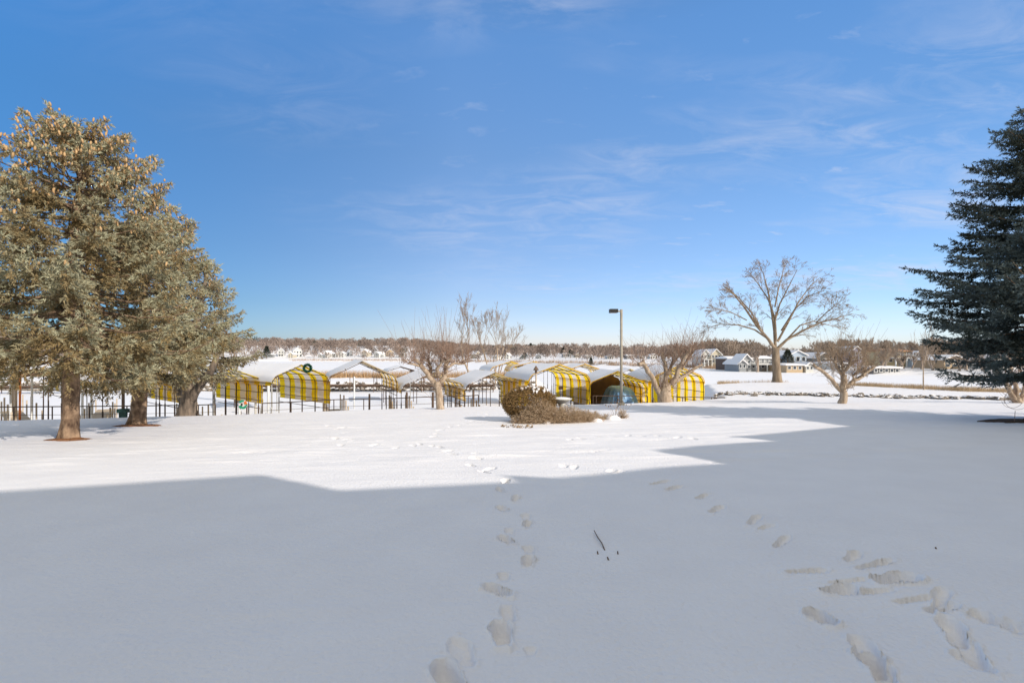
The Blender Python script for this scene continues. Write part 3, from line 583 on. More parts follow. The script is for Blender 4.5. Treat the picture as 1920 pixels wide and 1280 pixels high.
shelter(146, 24, 92, 28, 3.0, 706, 690, 741, 'boat shelter partly hidden by the nearest left spruce trunk', roof=(tanf, cream), n=3)
shelter(338, 24.6, 268, 28.5, 3.1, 708, 690, 756, 'boat shelter seen between the leaning trunk and the forked trunk', n=3)
shelter(492, 25, 404, 29.2, 3.0, 711, 690, 757, 'yellow striped boat shelter just right of the forked spruce')
sB = shelter(618, 26, 524, 30.2, 3.05, 706, 683, 757, 'yellow striped boat shelter with a green wreath on its gable')
shelter(745, 27, 717, 33, 3.7, 706, 677, 733, 'open fronted boat shelter with tall snowy roof right of the wreath', n=4, roof=(tanf, cream))
shelter(872, 27.5, 833, 32.5, 3.6, 722, 698, 753, 'low boat shelter behind the stout apple tree', roof=(tanf, cream), n=4)
shelter(985, 28, 937, 33, 3.6, 722, 698, 770, 'low weathered boat shelter behind the round bush', roof=(tanf, cream), n=5)
shelter(1106, 27, 1042, 32.3, 3.6, 706, 684, 760, 'bright yellow boat shelter behind the bird bath', trim=yel, bottom=-2.8, n=5, left=-1.4)
sG = shelter(1214, 27.6, 1170, 32.5, 3.4, 720, 697, 760, 'boat shelter holding the boat under a blue tarp', roof=YC, backm=[brownshade], trim=yel, left=-2.0, lc=[brownshade])  # dark brown back and left curtains stand in for the shaded interior
shelter(1320, 28.6, 1256, 33.2, 3.2, 708, 687, 764, 'rightmost yellow boat shelter behind the lopped apple tree', trim=yel, backm=[yel, cream], left=-2.0)
shelter(997, 42, 968, 47, 3.7, 691, 678, None, 'farther boat shelter with yellow edging and snowy roof, left of the lamp', trim=yel, n=4)
shelter(1044, 40, 1020, 46, 3.8, 690, 679, None, 'farther boat shelter whose snowy roof rises behind the bright yellow one', trim=yel, n=4)
shelter(1136, 41, 1108, 46, 3.6, 697, 683, None, 'farther boat shelter with tan striped roof left of the light pole', roof=(tanf, cream), trim=yel, n=4)
shelter(1222, 40, 1200, 45, 3.4, 706, 692, 712, 'farther snow roofed boat shelter right of the light pole', n=4)
shelter(782, 44, 770, 48, 2.8, 696, 687, None, 'farther thin framed boat shelter left of the stout apple tree', roof=(brownshade, brownshade), n=3)
shelter(520, 38, 503, 42, 2.6, 703, 692, 722, 'farther boat shelter seen through the wreath shelter', n=3)
# wreath hanging on the gable
root, W, Ln, ze = sB; rng = np.random.RandomState(2); c = P(576.5, 690, 25.0); m = 700; a = rng.rand(m)*6.283
pb = np.stack([np.cos(a), rng.randn(m)*.18, np.sin(a)], 1)*np.array([.13, .13, .13])+np.array(c); dd = np.stack([np.cos(a), rng.randn(m)*.6, np.sin(a)], 1)+rng.randn(m, 3)*.5
V, Fc, cc = blades(pb, dd, np.full(m, .085), np.full(m, .02), np.tile([.015, .10, .06], (m, 1)), rng, 4)
wr = link('wreath', npmesh('wreath', V, Fc, [needle], 3, col=cc)); tag(wr, 'round dark green wreath hanging on a canopy gable', 'wreath')
# boat under blue tarp
tb = MB(); cx, cy = X(1166, 29.0), 29.0; nu, nv = 60, 16
root = empty('covered_boat', (cx, cy, -2.8), 'boat under a draped blue tarp inside a shelter', 'boat')
for i in range(nu+1):
    a = 2*math.pi*i/nu
    for j in range(nv+1):
        f = j/nv; hgt = (1-f**2.2); ww = (f**.55)*(1+.17*math.sin(a*15+2*math.sin(a*3))*f**2); xx = 1.02*ww*math.copysign(abs(math.cos(a))**.8, math.cos(a)); yy = 2.1*ww*math.copysign(abs(math.sin(a))**.8, math.sin(a))
        tb.v.append((cx+xx, cy+.8+yy, -2.15+1.82*(1-f**3.0)-.28*abs(xx)*0+.05*math.sin(a*7)*f))
for i in range(nu):
    for j in range(nv): tb.f.append((i*(nv+1)+j, (i+1)*(nv+1)+j, (i+1)*(nv+1)+j+1, i*(nv+1)+j+1)); tb.m.append(0)
tb.build('tarp', tarp, root, True)
hb = MB()
for k in (-1, 1): hb.box((cx+.6*k, cy+.8, -2.45), (.2, 3.4, .7))
hb.build('hull_stand', woodd, root)

# ------------------------------------------------------------ docks, posts, railings
def dock(p0, p1, wd, z, label, n=5, post_h=.7, pm=postw, group='wooden docks between the shelters', dm=wood):
    p0 = np.array(p0); p1 = np.array(p1); d = p1-p0; Ln = np.linalg.norm(d); d /= Ln; s = np.array([-d[1], d[0]]); mid = (p0+p1)/2; rz = math.atan2(d[1], d[0])
    root = empty('dock', (*mid, z), label, 'dock', group)
    MB().box((*mid, z), (Ln, wd, .12), 0, rz).box((*mid, z-.17), (Ln-.2, .12, .2), 0, rz).build('deck', dm, root)
    for i in range(n):
        for sg in (-1, 1):
            q = p0+d*(Ln*(i+.1)/(n-.8))+s*sg*(wd/2+.07); MB().tube([(*q, ICE-.2), (*q, z+post_h*(.7+.3*((i*7) % 3)/2))], .042, 7).build('post', pm, root)
for (pa, Ya, pb_, Yb, lab, ph) in [(52, 24, 20, 32, 'wooden dock with pale posts at the far left edge', 1.3), (175, 25, 200, 33, 'weathered dock behind the nearest left trunk', .9), (395, 25.3, 350, 31, 'wooden dock left of the striped shelter near the forked spruce', .8), (508, 24.6, 470, 29, 'wooden dock between the round sign and the wreath shelter', .5),
                               (634, 26.6, 622, 33, 'pale wooden dock with tall posts right of the wreath shelter', 1.25), (757, 26.8, 745, 33, 'wooden dock left of the stout apple tree', 1.2), (888, 27.3, 868, 33, 'wooden dock right of the stout apple tree', .9), (1226, 28.5, 1210, 33, 'wooden dock between the two rightmost shelters', 1.0)]:
    dock((X(pa, Ya), Ya), (X(pb_, Yb), Yb), .95, -2.15, lab, post_h=ph)
dock((-34, 58.5), (-2, 58.8), 1.2, -1.95, 'long dark walkway in front of the snowy spit', n=12, post_h=1.4, pm=woodd, group='walkways by the spit', dm=woodd)
dock((-66, 55), (-40, 57.5), 1.2, -1.95, 'dark walkway seen behind the left spruces', n=9, post_h=1.4, pm=woodd, group='walkways by the spit', dm=woodd)
def rail(pts, label, step=1):
    """pts: (px, row of the top pipe, distance)"""
    ws = [P(*p) for p in pts]; root = empty('railing', ws[0], label, 'railing', 'pipe railings along the shore')
    MB().tube(ws, .024, 6).build('top_rail', frame, root)
    MB().tube([(w_.x, w_.y, w_.z-.33) for w_ in ws], .008, 4).build('wire', frame, root)
    for w_ in ws: MB().tube([w_, (w_.x, w_.y, min(w_.z-1.0, LZ(w_.x, w_.y)-.3))], .022, 6).build('post', frame, root)
rail([(-40, 763, 19.0), (26, 762.5, 19.2), (98, 762, 19.4), (168, 761.5, 19.6), (238, 761, 19.9), (300, 760, 20.3), (372, 759, 21.0), (404, 758, 21.4)], 'dark pipe railing behind the left spruces')
rail([(492, 756, 21.9), (546, 753.5, 22.2), (626, 749, 22.6), (682, 747.5, 22.9), (740, 746.5, 23.2), (810, 743.5, 23.4), (878, 742, 23.6), (897, 740.5, 23.7)], 'long pipe railing in front of the middle shelters')
rail([(936, 742, 24.1), (968, 742, 24.2), (1047, 741, 24.4)], 'short pipe railing behind the round bush')
rail([(1112, 742, 24.9), (1118, 742, 24.9), (1158, 742, 25.2), (1214, 743, 25.8)], 'pipe railing in front of the tarp shelter')
rail([(1262, 743, 26.6), (1280, 744, 26.9), (1334, 745, 27.6), (1344, 745, 27.6), (1359, 745, 27.6)], 'pipe railing ending right of the last yellow shelter')
# loose posts standing in the ice, uprights of the farther docks
k = 0
for px, top, Y, m_, r_, lab in [(400, 693, 23.5, steel, .05, 'tall grey mooring post left of the striped shelter'), (479, 690, 27, white, .06, 'white post left of the wreath shelter'), (503, 700, 34, white, .09, 'white post seen through the wreath shelter'), (692, 738, 25, woodd, .05, 'short brown post in the gap of the open shelter'), (664, 706, 40, white, .06, 'white post beside the far dock in the open shelter'),
                             (81, 690, 24, frame, .025, 'tall rusty mooring post left of the nearest trunk'), (90, 692, 24.5, frame, .025, 'rusty mooring post just left of the half hidden shelter'), (154, 712, 24, white, .05, 'white post right of the nearest left trunk'), (171, 710, 25, white, .05, 'white dock post right of the nearest left trunk, second of two'), (811, 735, 25, woodd, .06, 'brown post left of the stout apple tree'), (887, 731, 25.5, woodd, .06, 'brown post right of the low shelter'), (1236, 720, 28, dsteel, .045, 'dark post left of the lopped apple tree'),
                             (762, 735, 26, woodd, .06, 'brown leaning post beside the middle dock'), (29, 695, 26, postw, .07, 'pale wooden post at the far left dock'), (37, 693, 27, orange, .05, 'orange post at the far left dock'), (22, 698, 25.6, postw, .07, 'wooden post nearest the left edge of the photo')]:
    x = X(px, Y); o = MB().tube([(x, Y, ICE-.2), (x+.02, Y, Zr(top, Y)-.05), (x+.02, Y, Zr(top, Y))], [r_, r_, r_*.8], 9).build('mooring_post', m_, smooth=True); tag(o, lab, 'post', 'mooring posts')
# white dock lamps on the left
for px, row, Y, lab in [(60, 693, 26, 'white dock lamp with flat cap on a slim pole'), (20, 690, 24.5, 'white dock lamp with a round globe at the left edge')]:
    x = X(px, Y); root = empty('dock_lamp', (x, Y, ICE), lab, 'lamp', 'white dock lamps')
    MB().tube([(x, Y, ICE), (x, Y, Zr(row, Y))], .05, 8).build('pole', white, root)
    if px == 60: MB().lathe([(0, .14), (.14, .1), (.25, .02), (.25, -.03), (.08, -.06), (.08, -.16), (0, -.18)], (x, Y, Zr(row, Y)), 16).build('lamp_head', white, root, True)
    else: MB().lathe([(.2*math.sin(a*math.pi/8), .2*math.cos(a*math.pi/8)) for a in range(9)], (x, Y, Zr(row, Y)), 16).build('globe', white, root, True)
# round life-ring sign on a white post
x, y = X(456, 21.2), 21.2; z = Zr(758, y); root = empty('round_sign', (x, y, LZ(x, y)), 'round green and white sign on a white post by the railing', 'sign')
MB().tube([(x-.18, y+.03, LZ(x, y)-.1), (x-.18, y+.03, z-.05)], .05, 8).build('post', white, root)
def dsk(r0, r1, a0, a1, yo, m_, nm, n=10):
    b = MB(); vs = []
    for i in range(n+1):
        a = R(a0+(a1-a0)*i/n)
        for r_ in (r0, r1):
            for yy in (0, -.015): vs.append((x+r_*math.cos(a), y-yo+yy, z+r_*math.sin(a)))
    fs_ = []
    for i in range(n):
        k0 = i*4; k1 = k0+4; fs_ += [(k0+1, k1+1, k1+3, k0+3), (k0, k0+2, k1+2, k1), (k0+2, k0+3, k1+3, k1+2), (k0, k1, k1+1, k0+1)]
    b.add(vs, fs_); b.build(nm, m_, root)
dsk(.0, .20, 0, 360, 0, white, 'disc', 24); dsk(.10, .195, 200, 330, .02, green, 'green_patch'); dsk(.12, .195, 75, 150, .02, green, 'green_patch'); dsk(.08, .195, 5, 60, .02, orange, 'orange_patch'); dsk(.13, .195, -20, 0, .02, green, 'green_patch')
dsk(.0, .085, 120, 240, .02, dsteel, 'dark_mark')
# dark lamp post behind the left spruces
x, y = X(231, 19.3), 19.3; root = empty('lamp_post', (x, y, LZ(x, y)), 'dark post with green base between the two left trunks', 'post')
MB().tube([(x, y, LZ(x, y)), (x, y, 1.0)], .055, 9).build('pole', woodd, root); MB().box((x, y, LZ(x, y)+.12), (.2, .2, .5)).box((x, y, LZ(x, y)+.33), (.34, .25, .16)).build('base_box', mat('dark_green', (.02, .06, .05), .6), root)
# area light pole
x, y = X(1165, 23.2), 23.2; zb = LZ(x, y); zt = Zr(580, y); root = empty('light_pole', (x, y, zb), 'tall tan light pole with dark boxy lamp head', 'light pole')
tan = mat('tan_metal', (.33, .29, .23), .5, (.4, .36, .29), 4, 3)
MB().tube([(x, y, zb-.2), (x, y, zt)], .062, 12).build('pole', tan, root, True); MB().box((x, y, zb+.06), (.26, .26, .12)).build('base_plate', tan, root)
MB().box((x-.16, y, zt-.09), (.22, .06, .07)).build('arm', tan, root)
hd = MB().box((x-.38, y-.02, zt-.075), (.38, .34, .17)).build('lamp_head', dsteel, root); MB().box((x-.38, y-.02, zt-.168), (.3, .26, .02)).build('lens', glass, hd)
# small lantern post beyond the bush
x, y = X(1005, 25), 25; zt = Zr(685, y); root = empty('lantern_post', (x, y, -2.8), 'slim wooden lantern post with conical cap behind the round bush', 'lamp')
MB().tube([(x, y, -2.8), (x, y, zt-.36)], .045, 8).build('pole', postw, root); MB().lathe([(.0, 0), (.03, -.03), (.13, -.2), (.15, -.24), (.05, -.25)], (x, y, zt), 14).build('cap', woodd, root); MB().tube([(x, y, zt-.4), (x, y, zt-.2)], .06, 10).build('lantern', woodd, root)
# plaque on a stake
x, y = X(1050, 24.6), 24.6; root = empty('plaque', (x, y, -1.2), 'small brown plaque on a stake behind the bird bath', 'sign')
MB().tube([(x, y, -1.3), (x, y, Zr(727, y))], .02, 6).build('stake', woodd, root); MB().box((x+.02, y-.03, Zr(727, y)), (.2, .03, .15)).build('board', mat('brown_board', (.14, .07, .04), .7), root)
# white notice boards on the bank at the right
x, y = X(1822, 31.5), 31.5; zb = LZ(x, y); root = empty('notice_board', (x, y, zb), 'pale two panel board on thin legs by the far bank', 'sign')
for dx in (-.5, 0, .55): MB().tube([(x+dx, y, zb-.2), (x+dx, y, Zr(703, y))], .025, 6).build('leg', white, root)
for dx in (-.38, .3): MB().box((x+dx, y-.05, Zr(710, y)), (.42, .03, .42)).build('panel', framep, root)
# ------------------------------------------------------------ garden bed
def clump(name, px, row, Y, w_, h_, n, c0, c1, label, cat, seed, ln=.07, wd=.02, k=4, shell=False, m=dry, up=.5, stems=0, grp=None, kind=None, hollow=.0):
    rng = np.random.RandomState(seed); x = X(px, Y); z = LZ(x, Y); root = empty(name, (x, Y, z), label, cat, grp)
    a = rng.rand(n)*6.283; ph = np.arccos(1-2*rng.rand(n)*.93) if shell else np.arccos(1-1.0*rng.rand(n)); r_ = (hollow+(1-hollow)*rng.rand(n)**.4)*(1+.14*np.array(fbm(a*1.5, ph*2.5, 3)))
    pos = np.stack([np.cos(a)*np.sin(ph)*w_*r_, np.sin(a)*np.sin(ph)*w_*.8*r_, (np.cos(ph)*.5+.5)*h_*r_ if shell else np.cos(ph)*h_*r_], 1)
    if shell: pos[:, 2] = h_*.5+np.cos(ph)*h_*.5*r_
    dn = pos-np.array([0, 0, h_*.4]); dn /= np.linalg.norm(dn, axis=1, keepdims=True)+1e-6; dd = dn+rng.randn(n, 3)*.6+np.array([0, 0, up])
    t = rng.rand(n, 1)**1.5; cols = np.array(c0)*(1-t)+np.array(c1)*t
    V, Fc, cc = blades(pos, dd, ln*(.6+.8*rng.rand(n)), np.full(n, wd), cols, rng, k)
    o = link('foliage', npmesh('foliage', V, Fc, [m], 3, col=cc), root)
    sb = MB()
    for i in range(max(12, stems)):
        p = pos[rng.randint(n)]*rng.uniform(.7, 1.05); sb.tube([(p[0]*.15, p[1]*.15, -.05), (p[0]*.6+rng.randn()*.02, p[1]*.6, p[2]*.5), tuple(p)], [.008, .006, .003], 3, cap=False)
    link('stems', sb.mesh('stems', [twig]), root); return root
bush = clump('round_bush', 993, 790, 15.6, .86, 1.12, 12000, (.18, .125, .05), (.50, .31, .14), 'round clipped olive brown bush beside the bird bath', 'bush', 1, .05, .017, 4, True, needle, .1, 60, hollow=.55)
sb = MB(); rng = np.random.RandomState(8)
bz = LZ(X(993, 15.6), 15.6)
for i in range(40):
    sb = MB(); a = rng.rand()*6.28; r_ = rng.rand()*.55; px_ = X(997, 15.6)+math.cos(a)*r_; py_ = 15.5+math.sin(a)*r_*.7; pz = bz+1.12*(.5+.5*math.sqrt(max(0, 1-(r_/.9)**2)))+.0; s_ = rng.uniform(.025, .06)
    sb.lathe([(0, .4*s_), (s_*.7, .25*s_), (s_, 0), (0, -.1)], (px_, py_, pz), 7); sb.build('snow_dab', snow, bush, True)
T0, T1 = (.38, .27, .17), (.60, .47, .33)
for i, (px, Y, w_, h_, n, lab) in enumerate([(1012, 15.0, .62, .62, 2600, 'tall dry tan shrub leaning on the round bush'), (1040, 14.9, .42, .42, 1500, 'dry tan shrub in front of the bird bath'), (1068, 15.0, .5, .40, 1900, 'dry brown shrub just right of the bird bath pedestal'), (1092, 15.1, .42, .30, 1300, 'low dry shrub third from the right of the bed'), (1112, 15.4, .28, .22, 600, 'small dry tuft near the right end of the bed'),
                                         (1136, 15.9, .14, .12, 200, 'tiny dry tuft between the bed and the tall stems'), (1167, 16.3, .12, .2, 200, 'grassy tuft at the foot of the tall dry stems'), (978, 14.95, .3, .22, 500, 'thin dry grass at the foot of the round bush')]):
    clump('dry_shrub', px, 0, Y, w_, h_, n, T0, T1, lab, 'shrub', 30+i, .10, .009, 4, False, dry, .35, 60, 'dry shrubs in the garden bed')
# tall dry stems with seed heads
root = empty('dry_flowers', (X(1160, 16.4), 16.4, LZ(X(1160, 16.4), 16.4)), 'tall thin dry stems with dark seed heads right of the bed', 'plant'); sb = MB(); hb = MB(); rng = np.random.RandomState(3)
for i in range(16):
    x0 = X(1160, 16.4)+rng.randn()*.12; x1 = x0+rng.randn()*.16; z0_ = LZ(x0, 16.4); h = rng.uniform(.3, .75); y1 = 16.4+rng.randn()*.12; sb.tube([(x0, 16.4, z0_), ((x0+x1)/2+.02, y1, z0_+h*.6), (x1, y1, z0_+h)], [.006, .004, .003], 3); hb.lathe([(0, .025), (.02, .012), (.018, -.01), (0, -.02)], (x1, y1, z0_+h), 7)
sb.build('stems', twig, root); hb.build('seed_heads', woodd, root)
for i, (px, Y, s_) in enumerate([(1148, 15.9, .26), (1118, 15.1, .2), (1026, 14.7, .12), (1080, 15.0, .16)]):
    rng = np.random.RandomState(i+60); x = X(px, Y); sb = MB(); sb.lathe([(0, s_*.55), (s_*.5, s_*.48), (s_*.9, s_*.25), (s_, 0), (s_*.9, -.1)], (x, Y, LZ(x, Y)), 14); sb.v = [(a+rng.randn()*.012, b+rng.randn()*.012, c+rng.randn()*.01) for a, b, c in sb.v]
    tag(sb.build('edging_rock', [rockm, snow][1], smooth=True), ['snow covered edging stone right of the bed', 'snow covered edging stone by the rightmost dry shrub', 'little snow covered stone in front of the bed', 'snow covered stone among the brown dry shrubs'][i], 'stone', 'edging stones')
# bird bath
x, y = X(1053, 15.7), 15.7; z = LZ(x, y); zt = Zr(747, y); H_ = zt-z; root = empty('bird_bath', (x, y, z), 'pale concrete bird bath heaped with snow beside the round bush', 'bird bath')
conc = mat('concrete', (.48, .47, .43), .9, (.62, .61, .57), 14, 5, bump=.005, bscale=50)
MB().lathe([(0, -.05), (.2, -.05), (.2, .08), (.13, .13), (.085, .25), (.07, H_*.55), (.09, H_-.2), (.14, H_-.13), (0, H_-.13)], (x, y, z), 18).build('pedestal', conc, root, True)
b = MB(); n = 48
prf = [(.10, -.14), (.2, -.11), (.30, -.03), (.335, 0), (.31, .012), (.28, -.02)]
for k_, (r_, zz_) in enumerate(prf):
    for j in range(n): a = 6.283*j/n; rr_ = r_*(1+.045*abs(math.sin(a*9))*(k_ in (2, 3, 4))); b.v.append((x+rr_*math.cos(a), y+rr_*math.sin(a), zt+zz_))
for i in range(len(prf)-1):
    for j in range(n): b.f.append((i*n+j, i*n+(j+1) % n, (i+1)*n+(j+1) % n, (i+1)*n+j)); b.m.append(0)
b.build('bowl', conc, root, True); MB().lathe([(0, .045), (.16, .04), (.26, .015), (.30, -.012)], (x, y, zt), 24).build('snow_cap', snow, root, True)
# wire hoop sapling guard at the right
x, y = X(1902, 13.2), 13.2; z = LZ(x, y); root = empty('bent_sapling', (x, y, z), 'thin bent dark stems looping over the mulch at the right', 'plant'); b = MB()
b.tube([(x, y, z), (x, y-.02, z+.32)], .007, 4)
for a0, a1, rr_, sx_ in ((190, 340, .3, -.05), (150, 300, .36, .1), (100, 200, .42, .15)):
    b.tube([(x+sx_+rr_*math.cos(R(a0+(a1-a0)*i/12)), y+.02*i/12, z+.62+rr_*.75*math.sin(R(a0+(a1-a0)*i/12))) for i in range(13)], .005, 4)
b.build('stems', twigr, root)

# ------------------------------------------------------------ rocks, reeds
def rock_mesh(seed):
    rng = np.random.RandomState(seed); b = MB(); n, k = 9, 6; 
    for i in range(k+1):
        ph = math.pi*i/k
        for j in range(n): a = 6.283*j/n; r_ = 1+.22*rng.randn()*(0 < i < k); b.v.append((math.sin(ph)*math.cos(a)*r_, math.sin(ph)*math.sin(a)*r_*.7, math.cos(ph)*.6*(1+.1*rng.randn())))
    for i in range(k):
        for j in range(n): b.f.append((i*n+j, (i+1)*n+j, (i+1)*n+(j+1) % n, i*n+(j+1) % n)); b.m.append(0)
    me = b.mesh('rock', [rockm, snow])
    for p in me.polygons: p.material_index = 1 if p.normal.z > .8 else 0
    return me
RM = [rock_mesh(i) for i in range(6)]; rng = np.random.RandomState(44)
for i in range(235):
    t = rng.rand(); px = 1340+570*t; Y = np.interp(px, [1340, 1500, 1650, 1760, 1910], [31.2, 29.2, 27.2, 25.8, 23.6])+rng.randn()*.42; x = X(px, Y); o = link('rock', RM[rng.randint(6)]); s_ = rng.uniform(.09, .24)
    o.location = (x, Y, LZ(x, Y)+s_*.12); o.scale = (s_*1.2, s_, s_); o.rotation_euler = (rng.randn()*.2, rng.randn()*.2, rng.rand()*6); tag(o, 'dark rock poking through the snow in the long rock row at the right', 'rock', 'rocks of the snowy riprap row')
def massrocks(name, n, fx, label, cat, s0, s1):
    b = MB(); rng = np.random.RandomState(n)
    for i in range(n):
        x, y, z = fx(rng); s_ = rng.uniform(s0, s1); src = RM[rng.randint(6)]; a = rng.rand()*6.28; ca, sa = math.cos(a), math.sin(a); base = len(b.v)
        for v_ in src.vertices: q = v_.co*s_; b.v.append((x+q.x*ca-q.y*sa, y+q.x*sa+q.y*ca, z+q.z))
        for p in src.polygons: b.f.append(tuple(base+k for k in p.vertices)); b.m.append(p.material_index)
    return tag(b.build(name, [rockm, snow]), label, cat, kind='stuff')
def sp_edge(rng):
    x = rng.uniform(-100, 3); y = np.interp(x, [-110, -60, -30, -6, 3], [66, 62, 61, 62, 66]); off = rng.uniform(-1.3, .6); return x, y+off, -2.75+.9*max(0, (off+1)/1.6)+.05
massrocks('riprap', 900, sp_edge, 'dark riprap stones along the front of the snowy spit', 'rocks', .2, .55)
def blade_field(name, n, fx, h, w_, c0, c1, label, cat, seed, parent=None, k=1):
    rng = np.random.RandomState(seed); P_ = np.array([fx(rng) for i in range(n)]); H = h*(.5+.7*rng.rand(n)); a = rng.rand(n)*6.28; w2 = w_*(.6+.8*rng.rand(n)); s = np.stack([np.cos(a), np.sin(a), np.zeros(n)], 1)*w2[:, None]/2
    tip = P_+np.stack([rng.randn(n)*.22*H, rng.randn(n)*.22*H, H], 1); V = np.stack([P_-s, P_+s, tip], 1).reshape(-1, 3); t = rng.rand(n, 1); cc = np.repeat(np.array(c0)*(1-t)+np.array(c1)*t, 3, 0)
    return tag(link(name, npmesh(name, V, np.arange(n*3).reshape(-1, 3), [dry], 3, col=cc)), label, cat, kind='stuff')
def bank(rng):
    px = rng.uniform(1345, 1925); Y = np.interp(px, [1345, 1400, 1457, 1500, 1550, 1600, 1700, 1800, 1900, 1925], [44.3, 45.3, 45.8, 45.2, 42.5, 39, 35.2, 31.8, 30, 29.6])+rng.randn()*.35
    dens = float(vn(np.array([px*.035]), np.array([3.3]))[0]); thin = 1.0 if px > 1590 else (.8 if (px < 1385 or 1530 < px < 1590) else .25)
    if rng.rand() > thin*(.3+.9*dens): return bank(rng)
    x = X(px, Y); return (x, Y, LZ(x, Y)-.1)
blade_field('bank_grass', 15000, bank, .38, .02, (.38, .27, .16), (.62, .47, .30), 'dry tan grass along the snowy bank at the right', 'dry grass', 1)
def reeds(rng):
    x = rng.uniform(-110, 1)
    if rng.rand() > (.25+.9*float(vn(np.array([x*.22]), np.array([8.3]))[0])): return reeds(rng)
    return (x, np.interp(x, [-115, -70, -30, 1], [88, 80.5, 77.5, 76])+rng.randn()*1.0, -2.0)
blade_field('reeds', 24000, reeds, 1.25, .06, (.42, .26, .13), (.60, .42, .24), 'tan reeds along the far side of the snowy spit', 'reeds', 2)
def shr(rng):
    seg = rng.rand(); i = rng.randint(0, 5); pts = [(-200, 433), (-90, 402), (0, 302), (45.6, 232), (70, 179), (73, 136)]; a, b = np.array(pts[i]), np.array(pts[i+1]); p = a+(b-a)*seg+rng.randn(2)*1.3; return (p[0], p[1]+2, HZf(p[0], p[1]+2)-.2)
blade_field('shore_brush', 9000, shr, 1.6, .16, (.34, .22, .14), (.50, .36, .24), 'rusty brush along the far lake shore', 'brush', 3)
def shl(rng): x = rng.uniform(-190, -118); y = np.interp(x, [-300, -150, -128, -118], [95, 112, 125, 130])+abs(rng.randn())*3; return (x, y, HZf(x, y)-.2)
blade_field('shore_reeds', 9000, shl, 1.9, .08, (.36, .23, .13), (.52, .37, .22), 'tall tan reeds on the near left shore', 'reeds', 4)
# scattered leaves on the snow before the bed
def leafs(rng): px = rng.uniform(940, 1000); row = rng.uniform(797, 803); x, y = g2w(px, row); return (x, y, LZ(x, y)+.005)
blade_field('dead_leaves', 90, leafs, .05, .05, (.18, .11, .06), (.4, .28, .16), 'scattered brown leaves on the snow in front of the bush', 'leaves', 5)

# ------------------------------------------------------------ fallen twigs in the foreground
def stick(pts, r_, label):
    ws = []
    for i, (px, row, h) in enumerate(pts): x, y = g2w(px, row); ws.append((x, y, LZ(x, y)+h))
    tag(MB().tube(ws, [r_*(1-.3*i/len(ws)) for i in range(len(ws))], 6).build('fallen_twig', dsteel and woodd), label, 'twig', 'twigs stuck in the snow')
stick([(1134, 1031, .0), (1128, 1021, .02), (1121, 1012, .022), (1114, 998, .02)], .0055, 'long dark twig lying on the shaded snow')
stick([(1122, 1040, -.01), (1120, 1037, .015)], .007, 'twig stub just below the long twig, left of the other stubs'); stick([(1142, 1051, -.01), (1139, 1048, .015)], .007, 'twig stub lowest of the three below the long twig'); stick([(1159, 1040, -.01), (1158, 1037, .015)], .006, 'twig stub right of the long twig')
stick([(1756, 1028, -.01), (1754, 1027, .01)], .007, 'tiny dark speck of twig on the shaded snow at the right')

# ------------------------------------------------------------ houses on the far shores
HN = [0]
def house(px, Y, wpx, hpx, wall, label, gable=True, dep=9, rows=2, cols=3, base=None, roofm=None, rz=0, porch=False, chim=False, lean=0, win=glass):
    x = X(px, Y); wd = wpx/F*Y; ht = hpx/F*Y; z = base if base is not None else HZf(x, Y)-.3
    root = empty('house', (x, Y, z), label, 'house', 'houses on the far shore', rz); wm = cmat(wall); we = ht*.66 if gable else ht*.84; roofm = roofm or snow2
    def L_(b, nm, ms, par=root): return link(nm, b.mesh(nm, ms if isinstance(ms, list) else [ms]), par)
    b = MB(); hw = wd/2
    b.box((0, dep/2, we/2-1), (wd, dep, we+2))
    if gable: b.add([(-hw, .0, we), (hw, .0, we), (0, .0, ht)], [(0, 1, 2)]); b.add([(-hw, dep, we), (hw, dep, we), (0, dep, ht)], [(0, 2, 1)])
    wl = L_(b, 'wall', wm)
    r_ = MB(); o_ = .45; th_ = .28
    if gable:
        for sg in (-1, 1):
            e = (sg*(hw+o_), we-(ht-we)/hw*o_); vs = [(e[0], -o_, e[1]), (0, -o_, ht), (0, dep+o_, ht), (e[0], dep+o_, e[1])]; vs2 = [(a, b_, c_+th_) for a, b_, c_ in vs]
            r_.add(vs+vs2, [(0, 1, 2, 3), (4, 7, 6, 5), (0, 4, 5, 1), (3, 2, 6, 7), (0, 3, 7, 4)])
    else:
        vs = [(-hw-o_, -o_, we), (hw+o_, -o_, we), (hw+o_, dep+o_, we), (-hw-o_, dep+o_, we)]; top = [(-hw*.9, dep*.5, ht), (hw*.9, dep*.5, ht)]
        v8 = [(a, b_, c_+th_) for a, b_, c_ in vs]; r_.add(vs+v8+[(a, b_, c_+th_) for a, b_, c_ in top], [(0, 3, 2, 1), (4, 5, 9, 8), (6, 7, 8, 9), (7, 4, 8), (5, 6, 9), (0, 1, 5, 4), (1, 2, 6, 5), (2, 3, 7, 6), (3, 0, 4, 7)])
    rf = L_(r_, 'roof', roofm)
    if chim: L_(MB().box((hw*.4, dep*.4, ht*.9+.5), (.8, .8, 2)), 'chimney', cmat((.3, .2, .16)), rf)
    for i in range(rows):
        for j in range(cols):
            wz = we*(i+.55)/rows; wx = wd*((j+.5)/cols-.5); w0 = wd/cols*.5; h0 = we/rows*.48
            wi = L_(MB().box((wx, -.04, wz), (w0+.25, .06, h0+.25)), 'window', white); L_(MB().box((wx, -.08, wz), (w0, .04, h0)), 'pane', win, wi)
    if porch:
        L_(MB().box((0, -1.4, we*.48), (wd*.95, 2.6, .25)), 'deck', white)
        for k_ in (-1, 0, 1): L_(MB().box((k_*wd*.45, -2.5, we*.24-.5), (.25, .25, we*.48+1)), 'deck_post', white)
        L_(MB().box((0, -2.6, we*.48+.9), (wd*.95, .08, .1)), 'deck_rail', white)
    return root
